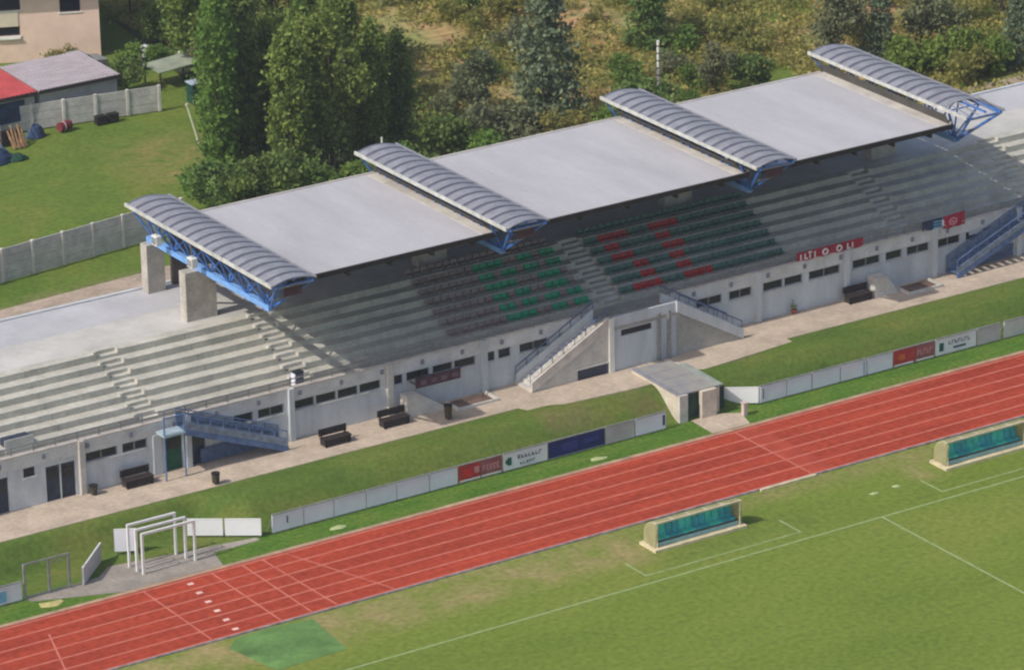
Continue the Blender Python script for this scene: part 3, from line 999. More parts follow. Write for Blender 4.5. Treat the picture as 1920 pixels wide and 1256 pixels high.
fl = thing('flag', 'crimson flag with a pink ring emblem on the grandstand rail', 'flag', (22.6, 24.1, 4.6), 'flags on the front rail')
vs, fs = [], []
for i in range(13):
    xx = 22.55 + 1.6 * i / 12
    off = 0.06 * math.sin(i * 1.3)
    vs += [(xx, 24.0 + off, 4.35), (xx, 24.02 + off * .3, 5.12 + 0.10 * i / 12)]
q = MB().add(vs, [(2 * i, 2 * i + 2, 2 * i + 3, 2 * i + 1) for i in range(12)])
part(q, 'cloth', CRIM, fl)
lt = MB()
for k in range(12):
    a0, a1 = 2 * math.pi * k / 12, 2 * math.pi * (k + 1) / 12
    lt.tube((23.2 + .26 * math.cos(a0), 23.91, 4.75 + .2 * math.sin(a0)), (23.2 + .26 * math.cos(a1), 23.91, 4.75 + .2 * math.sin(a1)), 0.05, 5)
lt.box(23.08, 23.32, 23.90, 23.92, 4.68, 4.82)
part(lt, 'emblem', CRIM_L, fl)
f2 = thing('flag', 'dark flag with pale blue stripes, left of the crimson flag', 'flag', (21.5, 24.1, 4.6), 'flags on the front rail')
vs = []
for i in range(9):
    xx = 21.0 + 1.45 * i / 8
    off = 0.05 * math.sin(i * 1.2)
    vs += [(xx, 24.0 + off, 4.5), (xx, 24.02, 5.12)]
part(MB().add(vs, [(2 * i, 2 * i + 2, 2 * i + 3, 2 * i + 1) for i in range(8)]), 'cloth', TARP, f2)
lt = MB()
for k in range(3):
    lt.box(21.75, 22.42, 23.91, 23.93, 4.56 + .18 * k, 4.65 + .18 * k)
part(lt, 'stripes', SKYC, f2)
part(MB().box(22.36, 22.50, 23.88, 23.90, 4.62, 4.98), 'white_band', WHITE, f2)

for (y_, z_, lb) in ((34.2, 10.55, 'rear one of the two floodlights'), (30.2, 10.45, 'front one of the two floodlights')):
    t = thing('floodlight', 'white floodlight in the first blue truss, ' + lb, 'floodlight', (-24.15, y_, z_), 'floodlights in the first truss')
    part(MB().box(-24.4, -24.05, y_ - 0.28, y_ + 0.28, z_ - 0.25, z_ + 0.30), 'lamp_housing', WHITE, t)
    part(MB().box(-24.43, -24.403, y_ - 0.22, y_ + 0.22, z_ - 0.18, z_ + 0.22), 'lamp_glass', GREYMET, t)
    part(MB().bar((-24.2, y_, z_ + 0.3), (-24.35, y_, ZCAP - 0.2), 0.05, 0.05), 'bracket', GREYMET, t)

# case standing in the mouth of the aisle
cs = thing('equipment_case', 'upright blue grey case with a pale side standing on the front walkway', 'case', (-20.9, 24.9, ZW))
part(MB().box(-21.15, -20.65, 24.7, 25.1, ZW + 0.03, ZW + 0.85), 'case_body', BOXM, cs)
part(MB().box(-21.22, -21.153, 24.7, 25.1, ZW + 0.05, ZW + 0.80), 'side_panel', BOARD_L, cs)
part(MB().box(-21.17, -20.63, 24.68, 25.12, ZW + 0.853, ZW + 0.91), 'lid', DARK, cs)

# ------------------------------------------------------------------ advertising boards
def board(x0, x1, m, label, y=16.65, deco=None, group='advertising boards along the track', z0=0.10, z1=1.06):
    t = thing('advertising_board', label, 'board', ((x0 + x1) / 2, y, 0), group)
    part(MB().box(x0 + 0.03, x1 - 0.03, y - 0.03, y + 0.03, z0, z1), 'panel', m, t)
    part(MB().box(x0 + 0.03, x1 - 0.03, y - 0.045, y + 0.045, z1 + 0.002, z1 + 0.05), 'frame_bar', GREYMET, t)
    part(MB().box(x0 + 0.03, x1 - 0.03, y - 0.045, y + 0.045, z0 - 0.05, z0 - 0.002), 'frame_bar', GREYMET, t)
    for xx in (x0 + 0.10, x1 - 0.10):
        q = MB().box(xx - 0.035, xx + 0.035, y + 0.05, y + 0.12, 0, z1 + 0.03)
        q.bar((xx, y + 0.6, 0.02), (xx, y + 0.1, z1 - 0.2), 0.04, 0.04)
        part(q, 'leg', GREYMET, t)
    if deco:
        for (mm, boxes, nm) in deco:
            q = MB()
            for (a, c, d_, e_) in boxes:
                q.box(x0 + a, x0 + c, y - 0.040, y - 0.033, d_, e_)
            part(q, nm, mm, t, kind='stuff' if nm == 'lettering' else None)
    return t


def glyphs(x0, n, z0, h, wd, seed):
    """small illegible capital-like letters, as far as the photograph shows them"""
    r = random.Random(seed)
    out = []
    for i in range(n):
        a = x0 + i * wd * 1.35
        out.append((a, a + wd * 0.28, z0, z0 + h))
        k = r.random()
        if k < 0.7:
            out.append((a + wd * 0.285, a + wd, z0 + h * 0.76, z0 + h))
        if k > 0.3:
            out.append((a + wd * 0.285, a + wd, z0, z0 + h * 0.24))
        if 0.2 < k < 0.8:
            out.append((a + wd * 0.285, a + wd * 0.8, z0 + h * 0.40, z0 + h * 0.6))
    return out


LN = [-27.5, -25.55, -23.7, -21.7, -19.8, -17.75, -15.95]
LNL = ['pale lilac board at the left end of the long run, beside the opening', 'plain lilac board second from the left end of the run', 'pale blue board third from the left end of the run',
       'pale blue board fourth from the left end of the run', 'lilac board fifth from the left end of the run', 'pale blue board touching the left pair of red boards']
for i in range(6):
    board(LN[i], LN[i + 1], [BOARD_L, BOARD_L, BOARD_B, BOARD_B, BOARD_L, BOARD_B][i], LNL[i],
          deco=[(INK_D, [(0.9, 0.98, 0.45, 0.85)], 'print')] if i == 0 else None)
board(-15.92, -14.5, BOARD_R, 'dark red board with a bright red patch, left one of the left pair', deco=[(mat('bright_red_print', (0.62, 0.04, 0.03), 0.6, 0.1, 2), [(0.35, 0.95, 0.3, 0.75)], 'print'), (INK_P, [(1.02, 1.32, 0.45, 0.8)], 'print'), (WHITE, [(0.1, 1.38, 0.105, 0.19)], 'lower_band')])
board(-14.5, -13.1, mat('dusty_red_board', (0.36, 0.12, 0.13), 0.6, 0.15, 0.9), 'dusty red board with faint pink letters, right one of the left pair',
      deco=[(INK_P, glyphs(0.15, 5, 0.42, 0.34, 0.16, 3), 'lettering'), (WHITE, [(0.05, 1.32, 0.105, 0.19)], 'lower_band')])
wb = [(INK_G, [(0.28, 0.55, 0.35, 0.8), (0.16, 0.275, 0.45, 0.7)], 'emblem'), (INK_D, glyphs(0.95, 7, 0.60, 0.22, 0.17, 5) + glyphs(1.1, 5, 0.24, 0.16, 0.15, 6), 'lettering')]
board(-13.07, -10.17, mat('off_white_board', (0.80, 0.80, 0.82), 0.5, 0.05, 0.6), 'white board with green emblem and dark letters, left of the navy board', deco=wb)
board(-10.14, -6.42, BOARD_N, 'long navy blue board in the left run', deco=[(mat('dim_blue_print', (0.04, 0.05, 0.24), 0.6, 0.1, 2), [(0.9, 1.9, 0.35, 0.8), (2.3, 3.3, 0.5, 0.75)], 'print')])
board(-6.4, -4.45, BOARD_G, 'warm grey board right of the navy board')
board(-4.42, -2.35, BOARD_L, 'pale lilac board next to the players tunnel, on its left', deco=[(INK_D, [(1.82, 1.98, 0.3, 0.9)], 'print')])
board(4.0, 5.85, BOARD_L, 'lilac board next to the bright white corner board', deco=[(INK_D, [(0.2, 0.26, 0.3, 0.9)], 'print')])
board(5.85, 7.6, BOARD_B, 'pale blue board third from the left in the right run')
board(7.62, 9.58, BOARD_B, 'pale blue board fourth from the left in the right run')
board(9.6, 11.46, BOARD_L, 'pale lilac board with blue edge, two left of the right red boards', deco=[(SKYC, [(1.6, 1.68, 0.15, 0.95)], 'print')])
board(11.48, 13.3, BOARD_B, 'pale blue board touching the red board with orange print')
board(13.35, 14.9, BOARD_R, 'dark red board with orange print, left one of the right pair', deco=[(INK_O, [(0.45, 0.8, 0.4, 0.75), (0.3, 0.44, 0.5, 0.65)], 'print'), (WHITE, [(0.05, 1.4, 0.105, 0.19)], 'lower_band')])
board(14.9, 16.3, mat('dusty_red_board', (0.36, 0.12, 0.13)), 'dusty red board with faint pink letters, right one of the right pair',
      deco=[(INK_P, glyphs(0.15, 5, 0.42, 0.34, 0.16, 8), 'lettering'), (WHITE, [(0.05, 1.32, 0.105, 0.19)], 'lower_band')])
board(16.33, 19.3, mat('off_white_board', (0.80, 0.80, 0.82)), 'white board with green emblem, right of the orange printed red board',
      deco=[(INK_G, [(0.28, 0.60, 0.30, 0.8)], 'emblem'), (INK_D, glyphs(0.95, 7, 0.60, 0.22, 0.17, 15) + [(1.3, 2.2, 0.3, 0.42)], 'lettering')])
board(19.35, 21.1, BOARD_G, 'warm grey board right of the white lettered board, right run')
board(21.3, 23.2, mat('pale_grey_board', (0.60, 0.59, 0.57), 0.6, 0.1, 0.8), 'pale grey board near the right edge of the photo')
board(23.3, 25.2, BOARD_G, 'grey board cut by the right edge of the photo')
board(25.3, 27.2, BOARD_G, 'grey board just beyond the cut one at the right edge')
board(-45.4, -43.7, BOARD_B, 'pale blue board cut by the left edge of the photo')
board(-43.7, -42.2, BOARD_L, 'lilac and blue board left of the grey field gate', deco=[(SKYC, [(0.15, 0.6, 0.2, 0.8)], 'print')])


def board_dir(p, q, m, label, z0, z1, name='advertising_board'):
    p, q = Vector((*p, 0)), Vector((*q, 0))
    t = thing(name, label, 'board', tuple((p + q) / 2))
    zb0 = t.location.z
    part(MB().bar(p + Vector((0, 0, zb0 + (z0 + z1) / 2)), q + Vector((0, 0, zb0 + (z0 + z1) / 2)), 0.05, z1 - z0), 'panel', m, t)
    d = (q - p).normalized()
    nrm = Vector((-d.y, d.x, 0))
    if nrm.y < 0:
        nrm = -nrm
    part(MB().bar(p + Vector((0, 0, zb0 + z1 + 0.03)), q + Vector((0, 0, zb0 + z1 + 0.03)), 0.07, 0.05), 'frame', WHITE, t)
    for c in (p + d * 0.12, q - d * 0.12):
        cc = c + nrm * 0.08
        part(MB().bar((cc.x, cc.y, zb0 - 0.3), (cc.x, cc.y, zb0 + z1), 0.06, 0.06), 'leg', GREYMET, t)
    return t


board_dir((-31.35, 18.85), (-29.80, 17.78), BOARD_W, 'bright white board set at an angle, next to the white goal frames', 0.12, 1.02)
board_dir((-29.72, 17.72), (-28.15, 16.62), BOARD_W, 'bright white board set at an angle, at the end near the long run', 0.12, 1.02)
board_dir((2.15, 17.85), (3.95, 16.68), BOARD_W, 'bright white corner board right of the players tunnel', 0.10, 1.0)
board_dir((-38.75, 16.5), (-36.5, 18.8), BOARD_G, 'grey board set slantwise between the field gate and the goal frames', 0.02, 1.0)
board_dir((-35.62, 18.95), (-34.6, 18.4), BOARD_L, 'small pale lilac sign board behind the left posts of the goal frames', 0.25, 1.45, 'sign_board')

# white strip lying along the inner kerb
solo(MB().box(-3.2, 0.45, 6.42, 6.58, 0.0, 0.12), 'kerb_board', DUGBASE, 'long low white board lying beside the inner edge of the track', 'kerb board', (-1.4, 6.5, 0))

# ------------------------------------------------------------------ field gate
gt = thing('field_gate', 'grey steel gate frame with three posts and a top bar, left of the goals', 'gate', (-40.8, 16.7, 0))
for xx in (-42.0, -40.6, -39.45):
    part(MB().box(xx - 0.06, xx + 0.06, 16.64, 16.76, 0, 1.95), 'post', GREYMET, gt)
part(MB().bar((-42.0, 16.7, 1.93), (-39.45, 16.7, 1.93), 0.07, 0.07), 'top_bar', GREYMET, gt)
part(MB().bar((-42.0, 16.7, 0.12), (-39.45, 16.7, 0.12), 0.06, 0.06), 'bottom_bar', GREYMET, gt)
part(MB().bar((-40.6, 16.7, 1.70), (-39.45, 16.7, 1.70), 0.04, 0.04), 'middle_bar', GREYMET, gt)

# ------------------------------------------------------------------ stacked goal frames
GL_ = ['white goal frame standing nearest the track, outermost of the three', 'white goal frame in the middle of the three stacked frames', 'white goal frame at the back of the three, nearest the bank']
for i, (yy, xa_, xb_, h) in enumerate(((15.95, -35.55, -32.5, 2.2), (16.5, -35.62, -32.75, 2.25), (17.2, -35.7, -32.95, 2.3))):
    t = thing('goal_frame', GL_[i], 'goal', ((xa_ + xb_) / 2, yy, 0), 'white goal frames stacked by the track')
    part(MB().box(xa_ - 0.06, xa_ + 0.06, yy - 0.06, yy + 0.06, 0.02, h), 'post', WHITE, t)
    part(MB().box(xb_ - 0.06, xb_ + 0.06, yy - 0.06, yy + 0.06, 0.02, h), 'post', WHITE, t)
    part(MB().box(xa_ - 0.06, xb_ + 0.06, yy - 0.06, yy + 0.06, h + 0.002, h + 0.12), 'crossbar', WHITE, t)
    q = MB()
    for xx in (xa_, xb_):
        q.bar((xx, yy + 0.06, h), (xx + 0.15, yy + 0.30, h - 0.10), 0.04, 0.04)
        q.bar((xx + 0.15, yy + 0.30, h - 0.10), (xx + 0.18, yy + 0.34, 0.6), 0.05, 0.05)
    part(q, 'net_support', WHITE, t)

# ------------------------------------------------------------------ dugouts
def dugout(x0, x1, label):
    t = thing('dugout', label, 'dugout', ((x0 + x1) / 2, 3.6, 0), 'team dugouts beside the pitch')
    part(MB().box(x0, x1, 2.95, 4.45, -0.05, 0.14), 'base', DUGBASE, t)
    # curved shell
    prof = []
    for k in range(9):
        a = math.radians(0 + 100 * k / 8)
        prof.append((3.40 + 0.90 * math.cos(a), 0.62 + 0.90 * math.sin(a)))
    prof = [(4.30, 0.14)] + prof
    n = len(prof)
    def shell(xa, xb, th):
        vs = [(xa, y, z_) for y, z_ in prof] + [(xb, y, z_) for y, z_ in prof] + [(xa, y + (-th if i < 5 else 0), z_ - th) for i, (y, z_) in enumerate(prof)] + [(xb, y + (-th if i < 5 else 0), z_ - th) for i, (y, z_) in enumerate(prof)]
        fs = []
        for i in range(n - 1):
            fs += [(i, i + 1, n + i + 1, n + i), (2 * n + i, 2 * n + i + 1, 3 * n + i + 1, 3 * n + i), (i, i + 1, 2 * n + i + 1, 2 * n + i), (n + i, n + i + 1, 3 * n + i + 1, 3 * n + i)]
        fs += [(n - 1, 2 * n - 1, 4 * n - 1, 3 * n - 1), (0, n, 3 * n, 2 * n)]
        return MB().add(vs, fs)
    nb = 5
    for k in range(nb):
        xa = x0 + 0.25 + (x1 - x0 - 0.5) * k / nb
        xb = x0 + 0.25 + (x1 - x0 - 0.5) * (k + 1) / nb
        part(shell(xa + 0.03, xb - 0.03, 0.04), 'shell_panel', DUG, t)
        part(shell(xa - 0.03, xa + 0.03, 0.09), 'shell_rib', WHITEWALL, t)
    for xx in (x0 + 0.19, x1 - 0.25):
        q = MB().prism(prof + [(3.15, 1.0), (3.25, 0.14)], 'X', xx, xx + 0.05)
        part(q, 'side_panel', DUG, t)
    part(MB().bar((x0 + 0.2, 3.22, 1.50), (x1 - 0.2, 3.22, 1.50), 0.09, 0.09), 'roof_edge', DUGBASE, t)
    part(MB().box(x0 + 0.3, x1 - 0.3, 3.45, 3.95, 0.145, 0.42), 'bench_plinth', DUGIN, t)
    ns = 12
    for k in range(ns):
        xx = x0 + 0.6 + (x1 - x0 - 1.2) * k / (ns - 1)
        mm = TEAL if k % 4 in (0, 1) else TEAL2
        sq = part(MB().box(xx - 0.19, xx + 0.19, 3.42, 3.84, 0.425, 0.52), 'seat', mm, t)
        part(MB().prism([(3.80, 0.525), (3.86, 0.525), (4.0, 1.14), (3.93, 1.15)], 'X', xx - 0.19, xx + 0.19), 'seat_back', mm, sq)
    part(MB().tube((x0 + 0.3, 3.22, 0.14), (x0 + 0.3, 3.2, 1.48), 0.035), 'corner_post', DUGBASE, t)
    part(MB().tube((x1 - 0.3, 3.22, 0.14), (x1 - 0.3, 3.2, 1.48), 0.035), 'corner_post', DUGBASE, t)
    part(MB().box(x0 + 0.3, x1 - 0.3, 3.30, 3.34, 0.145, 0.36), 'front_rail', mat('pale_teal_rail', (0.30, 0.50, 0.52), 0.5, 0.1, 3), t)


dugout(-12.45, -6.6, 'curved cream dugout with teal seats, seen whole, left of the halfway line')
dugout(6.55, 12.4, 'curved cream dugout with teal seats, cut by the right edge of the photo')

# small things on the field side
def cloth_bit(x, y, label, m, s=0.35):
    q = MB()
    r = random.Random(int(x * 10))
    vs = [(x, y, 0.10)]
    for k in range(9):
        a = 2 * math.pi * k / 9
        rr = s * (0.7 + 0.5 * r.random())
        vs.append((x + rr * 1.4 * math.cos(a), y + rr * 0.7 * math.sin(a), 0.02))
    q.add(vs, [(0, 1 + k, 1 + (k + 1) % 9) for k in range(9)])
    solo(q, 'ground_marker', m, label, 'marker', (x, y, 0))


PALEG = mat('pale_green_marker', (0.42, 0.48, 0.22), 0.9, 0.1, 3)
cloth_bit(-24.2, 15.35, 'pale marker lying in the grass below the lilac boards', PALEG, 0.4)
cloth_bit(-7.8, 15.25, 'pale yellow green marker lying in the grass below the navy board', PALEG, 0.4)
cloth_bit(-41.2, 15.4, 'yellowish marker lying in the grass below the field gate', mat('yellow_straw', (0.50, 0.44, 0.18), 0.9, 0.1, 3), 0.6)
cloth_bit(1.5, 2.75, 'pale worn spot marker left of the two near the right dugout', PALEG, 0.22)
cloth_bit(3.1, 2.85, 'pale worn spot marker nearest the right dugout', PALEG, 0.25)

# ------------------------------------------------------------------ players tunnel
tn = thing('players_tunnel', 'low concrete players tunnel running out of the grass bank to the track', 'tunnel', (0.2, 17.2, 0))
part(MB().prism([(17.0, 0.0), (17.0, 1.55), (21.6, 1.68), (21.6, 1.2), (19.4, 1.2), (17.6, -0.1)], 'X', -1.28, -1.02), 'side_wall', BEIGE, tn)
part(MB().prism([(17.0, 0.0), (17.0, 1.55), (21.2, 1.68), (21.2, 1.2), (19.4, 1.2), (17.6, -0.1)], 'X', 1.25, 1.5), 'side_wall', BEIGE, tn)
part(MB().box(-1.28, -0.72, 16.86, 16.995, 0.0, 1.62), 'portal_pier', CONC_LIGHT, tn)
part(MB().box(0.12, 1.12, 16.70, 16.995, 0.0, 1.62), 'portal_pier', BEIGE, tn)
for k in range(4):
    y1 = 17.02 + 1.12 * k
    part(MB().prism([(y1, 1.57 + 0.03 * k), (y1 + 1.1, 1.60 + 0.03 * k), (y1 + 1.1, 1.68 + 0.03 * k), (y1, 1.65 + 0.03 * k)], 'X', -1.0 + 0.0 * k, 1.24), 'roof_slab', TUNROOF, tn)
part(MB().prism([(17.0, 1.56), (21.6, 1.70), (21.6, 1.78), (17.0, 1.64)], 'X', -1.30, -1.003), 'roof_edge', CAPMET, tn)
part(MB().prism([(17.0, 1.56), (20.6, 1.66), (20.6, 1.76), (17.0, 1.66)], 'X', 1.243, 1.75), 'roof_edge', mat('pale_green_grey_slab', (0.33, 0.36, 0.32), 0.8, 0.12, 1), tn)
part(MB().box(-0.7, 0.10, 17.15, 17.20, 0.02, 1.5), 'tunnel_gate', NET, tn)
q = MB()
for k in range(6):
    q.bar((-0.65 + 0.14 * k, 17.10, 0.05), (-0.65 + 0.14 * k, 17.10, 1.5), 0.03, 0.03)
part(q, 'gate_bars', GREEN_D, tn)
part(MB().box(1.52, 2.0, 17.25, 17.30, 0.0, 1.4), 'side_screen', mat('dark_green_screen', (0.035, 0.06, 0.055), 0.9, 0.2, 2), tn)
struct(polysheet([(-0.6, 14.62), (1.9, 14.62), (2.4, 16.2), (1.2, 16.85), (-0.5, 16.85)], 0.03, 0.05), 'tunnel_apron', PATH)
solo(MB().box(2.25, 2.5, 15.7, 15.95, 0, 0.72).box(2.20, 2.55, 15.66, 15.99, 0.723, 0.78), 'bollard', PINKB, 'pale pink square bollard beside the players tunnel mouth', 'bollard', (2.35, 15.8, 0))

# ------------------------------------------------------------------ benches, bins, pot
def bench(x, y, label, wd=1.75):
    t = thing('park_bench', label, 'bench', (x, y, ZP + 0.02), 'dark benches on the path')
    zz = ZP + 0.02
    for k in range(4):
        part(MB().box(x - wd / 2, x + wd / 2, y - 0.34 + 0.15 * k, y - 0.21 + 0.15 * k, zz + 0.42, zz + 0.46), 'seat_slat', WOOD_D, t)
    part(MB().box(x - wd / 2 + 0.05, x + wd / 2 - 0.05, y - 0.30, y + 0.22, zz + 0.10, zz + 0.40), 'seat_chest', WOOD_D, t)
    for k in range(3):
        part(MB().box(x - wd / 2, x + wd / 2, y + 0.27, y + 0.31, zz + 0.50 + 0.14 * k, zz + 0.62 + 0.14 * k), 'back_slat', WOOD_D, t)
    for s in (-1, 1):
        xx = x + s * (wd / 2 - 0.15)
        q = MB().box(xx - 0.04, xx + 0.04, y - 0.32, y - 0.24, zz, zz + 0.42).box(xx - 0.04, xx + 0.04, y + 0.2, y + 0.26, zz, zz + 0.9)
        q.box(xx - 0.04, xx + 0.04, y - 0.24, y + 0.2, zz + 0.34, zz + 0.40)
        part(q, 'leg_frame', BLACKR, t)
    return t


bench(-31.75, 23.45, 'dark bench against the wall at the left end of the path, near the field gate')
bench(-20.2, 22.3, 'dark bench on the path, left one of the two close together')
bench(-16.2, 22.75, 'dark bench on the path, right one of two, below the maroon wall sign')
bench(15.85, 23.4, 'dark bench against the wall right of the central staircase')


def bin_(x, y, label, h=0.8):
    t = thing('litter_bin', label, 'bin', (x, y, ZP + 0.02), 'litter bins along the path')
    z_ = ZP + 0.02
    part(MB().tube((x, y, z_ + 0.1), (x, y, z_ + h), 0.20, 12, 0.23), 'bin_body', BIN, t)
    part(MB().tube((x, y, z_ + h + 0.002), (x, y, z_ + h + 0.06), 0.25, 12), 'rim', BLACKR, t)
    part(MB().tube((x + 0.0, y, z_), (x + 0.0, y, z_ + 0.098), 0.05, 6), 'stand', BLACKR, t)


bin_(-13.35, 21.7, 'brown litter bin at the grass edge below the maroon wall sign')
bin_(-28.3, 21.1, 'dark litter bin at the grass edge below the left steel staircase', 0.6)
bin_(-34.3, 23.6, 'small dark bin against the wall beside the dark double door', 0.5)
pp = thing('potted_plant', 'small green plant in a terracotta pot against the wall right of the central stairs', 'plant', (11.6, 23.9, ZP))
part(MB().tube((11.6, 23.85, ZP + 0.02), (11.6, 23.85, ZP + 0.3), 0.13, 10, 0.18), 'pot', POT, pp)

# ------------------------------------------------------------------ foliage
def leaves(centers, per, spread, size, seed, flat=0.0):
    """leaf cards scattered in clumps round the centres; returns vertex and face arrays"""
    r = np.random.default_rng(seed)
    C = np.repeat(np.asarray(centers, float), per, axis=0)
    n = len(C)
    P = C + r.normal(size=(n, 3)) * np.asarray(spread)
    nrm = r.normal(size=(n, 3))
    nrm[:, 2] = np.abs(nrm[:, 2]) + flat
    nrm /= np.linalg.norm(nrm, axis=1)[:, None]
    a = np.cross(nrm, r.normal(size=(n, 3)))
    a /= np.linalg.norm(a, axis=1)[:, None]
    b_ = np.cross(nrm, a)
    s = size * (0.6 + 0.8 * r.random(n))[:, None]
    w_ = s * (0.45 + 0.3 * r.random(n))[:, None]
    V = np.stack([P - a * s, P - b_ * w_, P + a * s, P + b_ * w_], axis=1).reshape(-1, 3)
    return V


def leaf_mesh(name, V, m):
    me = bpy.data.meshes.new(name)
    n = len(V)
    me.vertices.add(n)
    me.vertices.foreach_set('co', V.astype(np.float32).ravel())
    me.loops.add(n)
    me.loops.foreach_set('vertex_index', np.arange(n, dtype=np.int32))
    me.polygons.add(n // 4)
    me.polygons.foreach_set('loop_start', np.arange(0, n, 4, dtype=np.int32))
    me.polygons.foreach_set('loop_total', np.full(n // 4, 4, dtype=np.int32))
    me.materials.append(m)
    me.update(calc_edges=True)
    me.validate()
    return me


def crown_centers(kind, h, rad, n, seed):
    r = np.random.default_rng(seed)
    out = []
    if kind == 'column':
        for _ in range(n):
            t = r.random()
            z_ = h * (0.03 + 0.97 * t)
            R_ = rad * (1.0 if t < 0.8 else max(0.15, (1 - t) / 0.2)) * (0.85 + 0.3 * r.random())
            a = r.random() * 2 * math.pi
            q_ = math.sqrt(0.35 + 0.65 * r.random())
            out.append((R_ * q_ * math.cos(a), R_ * q_ * math.sin(a), z_))
    elif kind == 'cone':
        for _ in range(n):
            t = r.random() ** 1.4
            z_ = h * (0.05 + 0.95 * t)
            lay = 0.8 + 0.35 * math.sin(z_ * 5.5)
            R_ = rad * (1 - t) ** 0.8 * lay + 0.15
            a = r.random() * 2 * math.pi
            q_ = math.sqrt(0.2 + 0.8 * r.random())
            out.append((R_ * q_ * math.cos(a), R_ * q_ * math.sin(a), z_ - 0.25 * R_ * q_))
    else:
        lobes = [(r.normal() * rad * 0.42, r.normal() * rad * 0.42, h * (0.30 + 0.62 * r.random()), rad * (0.28 + 0.35 * r.random())) for _ in range(11 if kind == 'round' else 6)]
        for _ in range(n):
            lx, ly, lz, lr = lobes[int(r.integers(len(lobes)))]
            v = r.normal(size=3)
            v /= np.linalg.norm(v)
            rr = lr * (0.6 + 0.4 * r.random())
            out.append((lx + v[0] * rr, ly + v[1] * rr, max(0.3, lz + v[2] * rr * 1.1)))
    return out


def trunk_mesh(h, r0, limbs, seed):
    r = random.Random(seed)
    q = MB()
    pts = [Vector((0, 0, 0))]
    for k in range(1, 6):
        pts.append(Vector((r.uniform(-0.12, 0.12) * k * 0.5, r.uniform(-0.12, 0.12) * k * 0.5, h * 0.8 * k / 5)))
    for k in range(5):
        q.tube(pts[k], pts[k + 1], r0 * (1 - 0.17 * k), 7, r0 * (1 - 0.17 * (k + 1)))
    for k in range(limbs):
        t = r.uniform(0.25, 0.8)
        i = min(4, int(t * 5))
        p0 = pts[i].lerp(pts[i + 1], t * 5 - i)
        a = r.uniform(0, 6.28)
        ln = h * 0.22 * (1.2 - t)
        q.tube(p0, p0 + Vector((math.cos(a) * ln, math.sin(a) * ln, ln * 0.7)), r0 * 0.35, 5, r0 * 0.1)
    return q


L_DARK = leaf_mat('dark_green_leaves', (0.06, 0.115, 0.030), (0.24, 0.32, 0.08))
L_MID = leaf_mat('mid_green_leaves', (0.09, 0.15, 0.03), (0.31, 0.38, 0.085))
L_BRIGHT = leaf_mat('bright_green_leaves', (0.10, 0.185, 0.035), (0.26, 0.38, 0.075), 0.35)
L_BLUE = leaf_mat('blue_green_needles', (0.065, 0.10, 0.06), (0.23, 0.29, 0.16), 0.1)
L_GREY = leaf_mat('grey_green_leaves', (0.11, 0.13, 0.07), (0.28, 0.30, 0.15))
L_OLIVE = leaf_mat('olive_yellow_leaves', (0.15, 0.17, 0.045), (0.44, 0.42, 0.12), 0.4)
L_WEED = leaf_mat('dry_weed_leaves', (0.27, 0.29, 0.07), (0.66, 0.56, 0.18), 0.42)

PROTO = {}


def proto(kind, h, rad, n, per, spread, size, m, seed, trunk=(0.16, 5)):
    me = leaf_mesh('crown', leaves(crown_centers(kind, h, rad, n, seed), per, spread, size, seed + 100), m)
    tm = trunk_mesh(h, trunk[0], trunk[1], seed).mesh('trunk', BARK, fix=False)
    return me, tm


PROTO['poplar'] = proto('column', 13.0, 1.15, 300, 22, (0.22, 0.22, 0.30), 0.16, L_BRIGHT, 11)
PROTO['tall_a'] = proto('round', 11.5, 2.4, 300, 26, (0.26, 0.26, 0.26), 0.17, L_MID, 12)
PROTO['tall_b'] = proto('round', 12.5, 2.0, 290, 26, (0.25, 0.25, 0.30), 0.17, L_DARK, 13)
PROTO['tall_c'] = proto('column', 10.5, 1.25, 240, 26, (0.25, 0.25, 0.34), 0.17, L_MID, 14)
PROTO['dark_col'] = proto('column', 8.5, 0.95, 300, 14, (0.22, 0.22, 0.3), 0.15, L_DARK, 15)
PROTO['conifer'] = proto('cone', 10.5, 2.9, 430, 15, (0.34, 0.34, 0.16), 0.18, L_BLUE, 16)
PROTO['conifer_d'] = proto('cone', 7.5, 1.5, 300, 14, (0.24, 0.24, 0.16), 0.15, L_DARK, 17)
PROTO['grey'] = proto('round', 6.0, 1.8, 220, 13, (0.3, 0.3, 0.3), 0.16, L_GREY, 18)
PROTO['bush_d'] = proto('bush', 2.6, 1.5, 140, 14, (0.24, 0.24, 0.2), 0.14, L_DARK, 19, (0.07, 3))
PROTO['bush_m'] = proto('bush', 2.2, 1.3, 120, 14, (0.24, 0.24, 0.2), 0.14, L_BRIGHT, 20, (0.07, 3))
PROTO['bush_o'] = proto('bush', 1.7, 1.2, 100, 14, (0.24, 0.24, 0.18), 0.13, L_OLIVE, 21, (0.05, 3))
PROTO['bush_g'] = proto('bush', 2.2, 1.4, 110, 14, (0.26, 0.26, 0.2), 0.14, L_GREY, 22, (0.06, 3))


def tree(kind, x, y, label, sc=1.0, name='tree', cat='tree', group='trees and bushes behind the grandstand', zs=1.0):
    me, tm = PROTO[kind]
    t = thing(name, label, cat, (x, y, ZP - 0.05), group)
    a = rnd.uniform(0, 6.28)
    for m_, nm in ((me, 'crown'), (tm, 'trunk')):
        o = bpy.data.objects.new(nm, m_)
        o.rotation_euler = (0, 0, a)
        o.scale = (sc, sc, sc * zs)
        link(o, t)
    return t


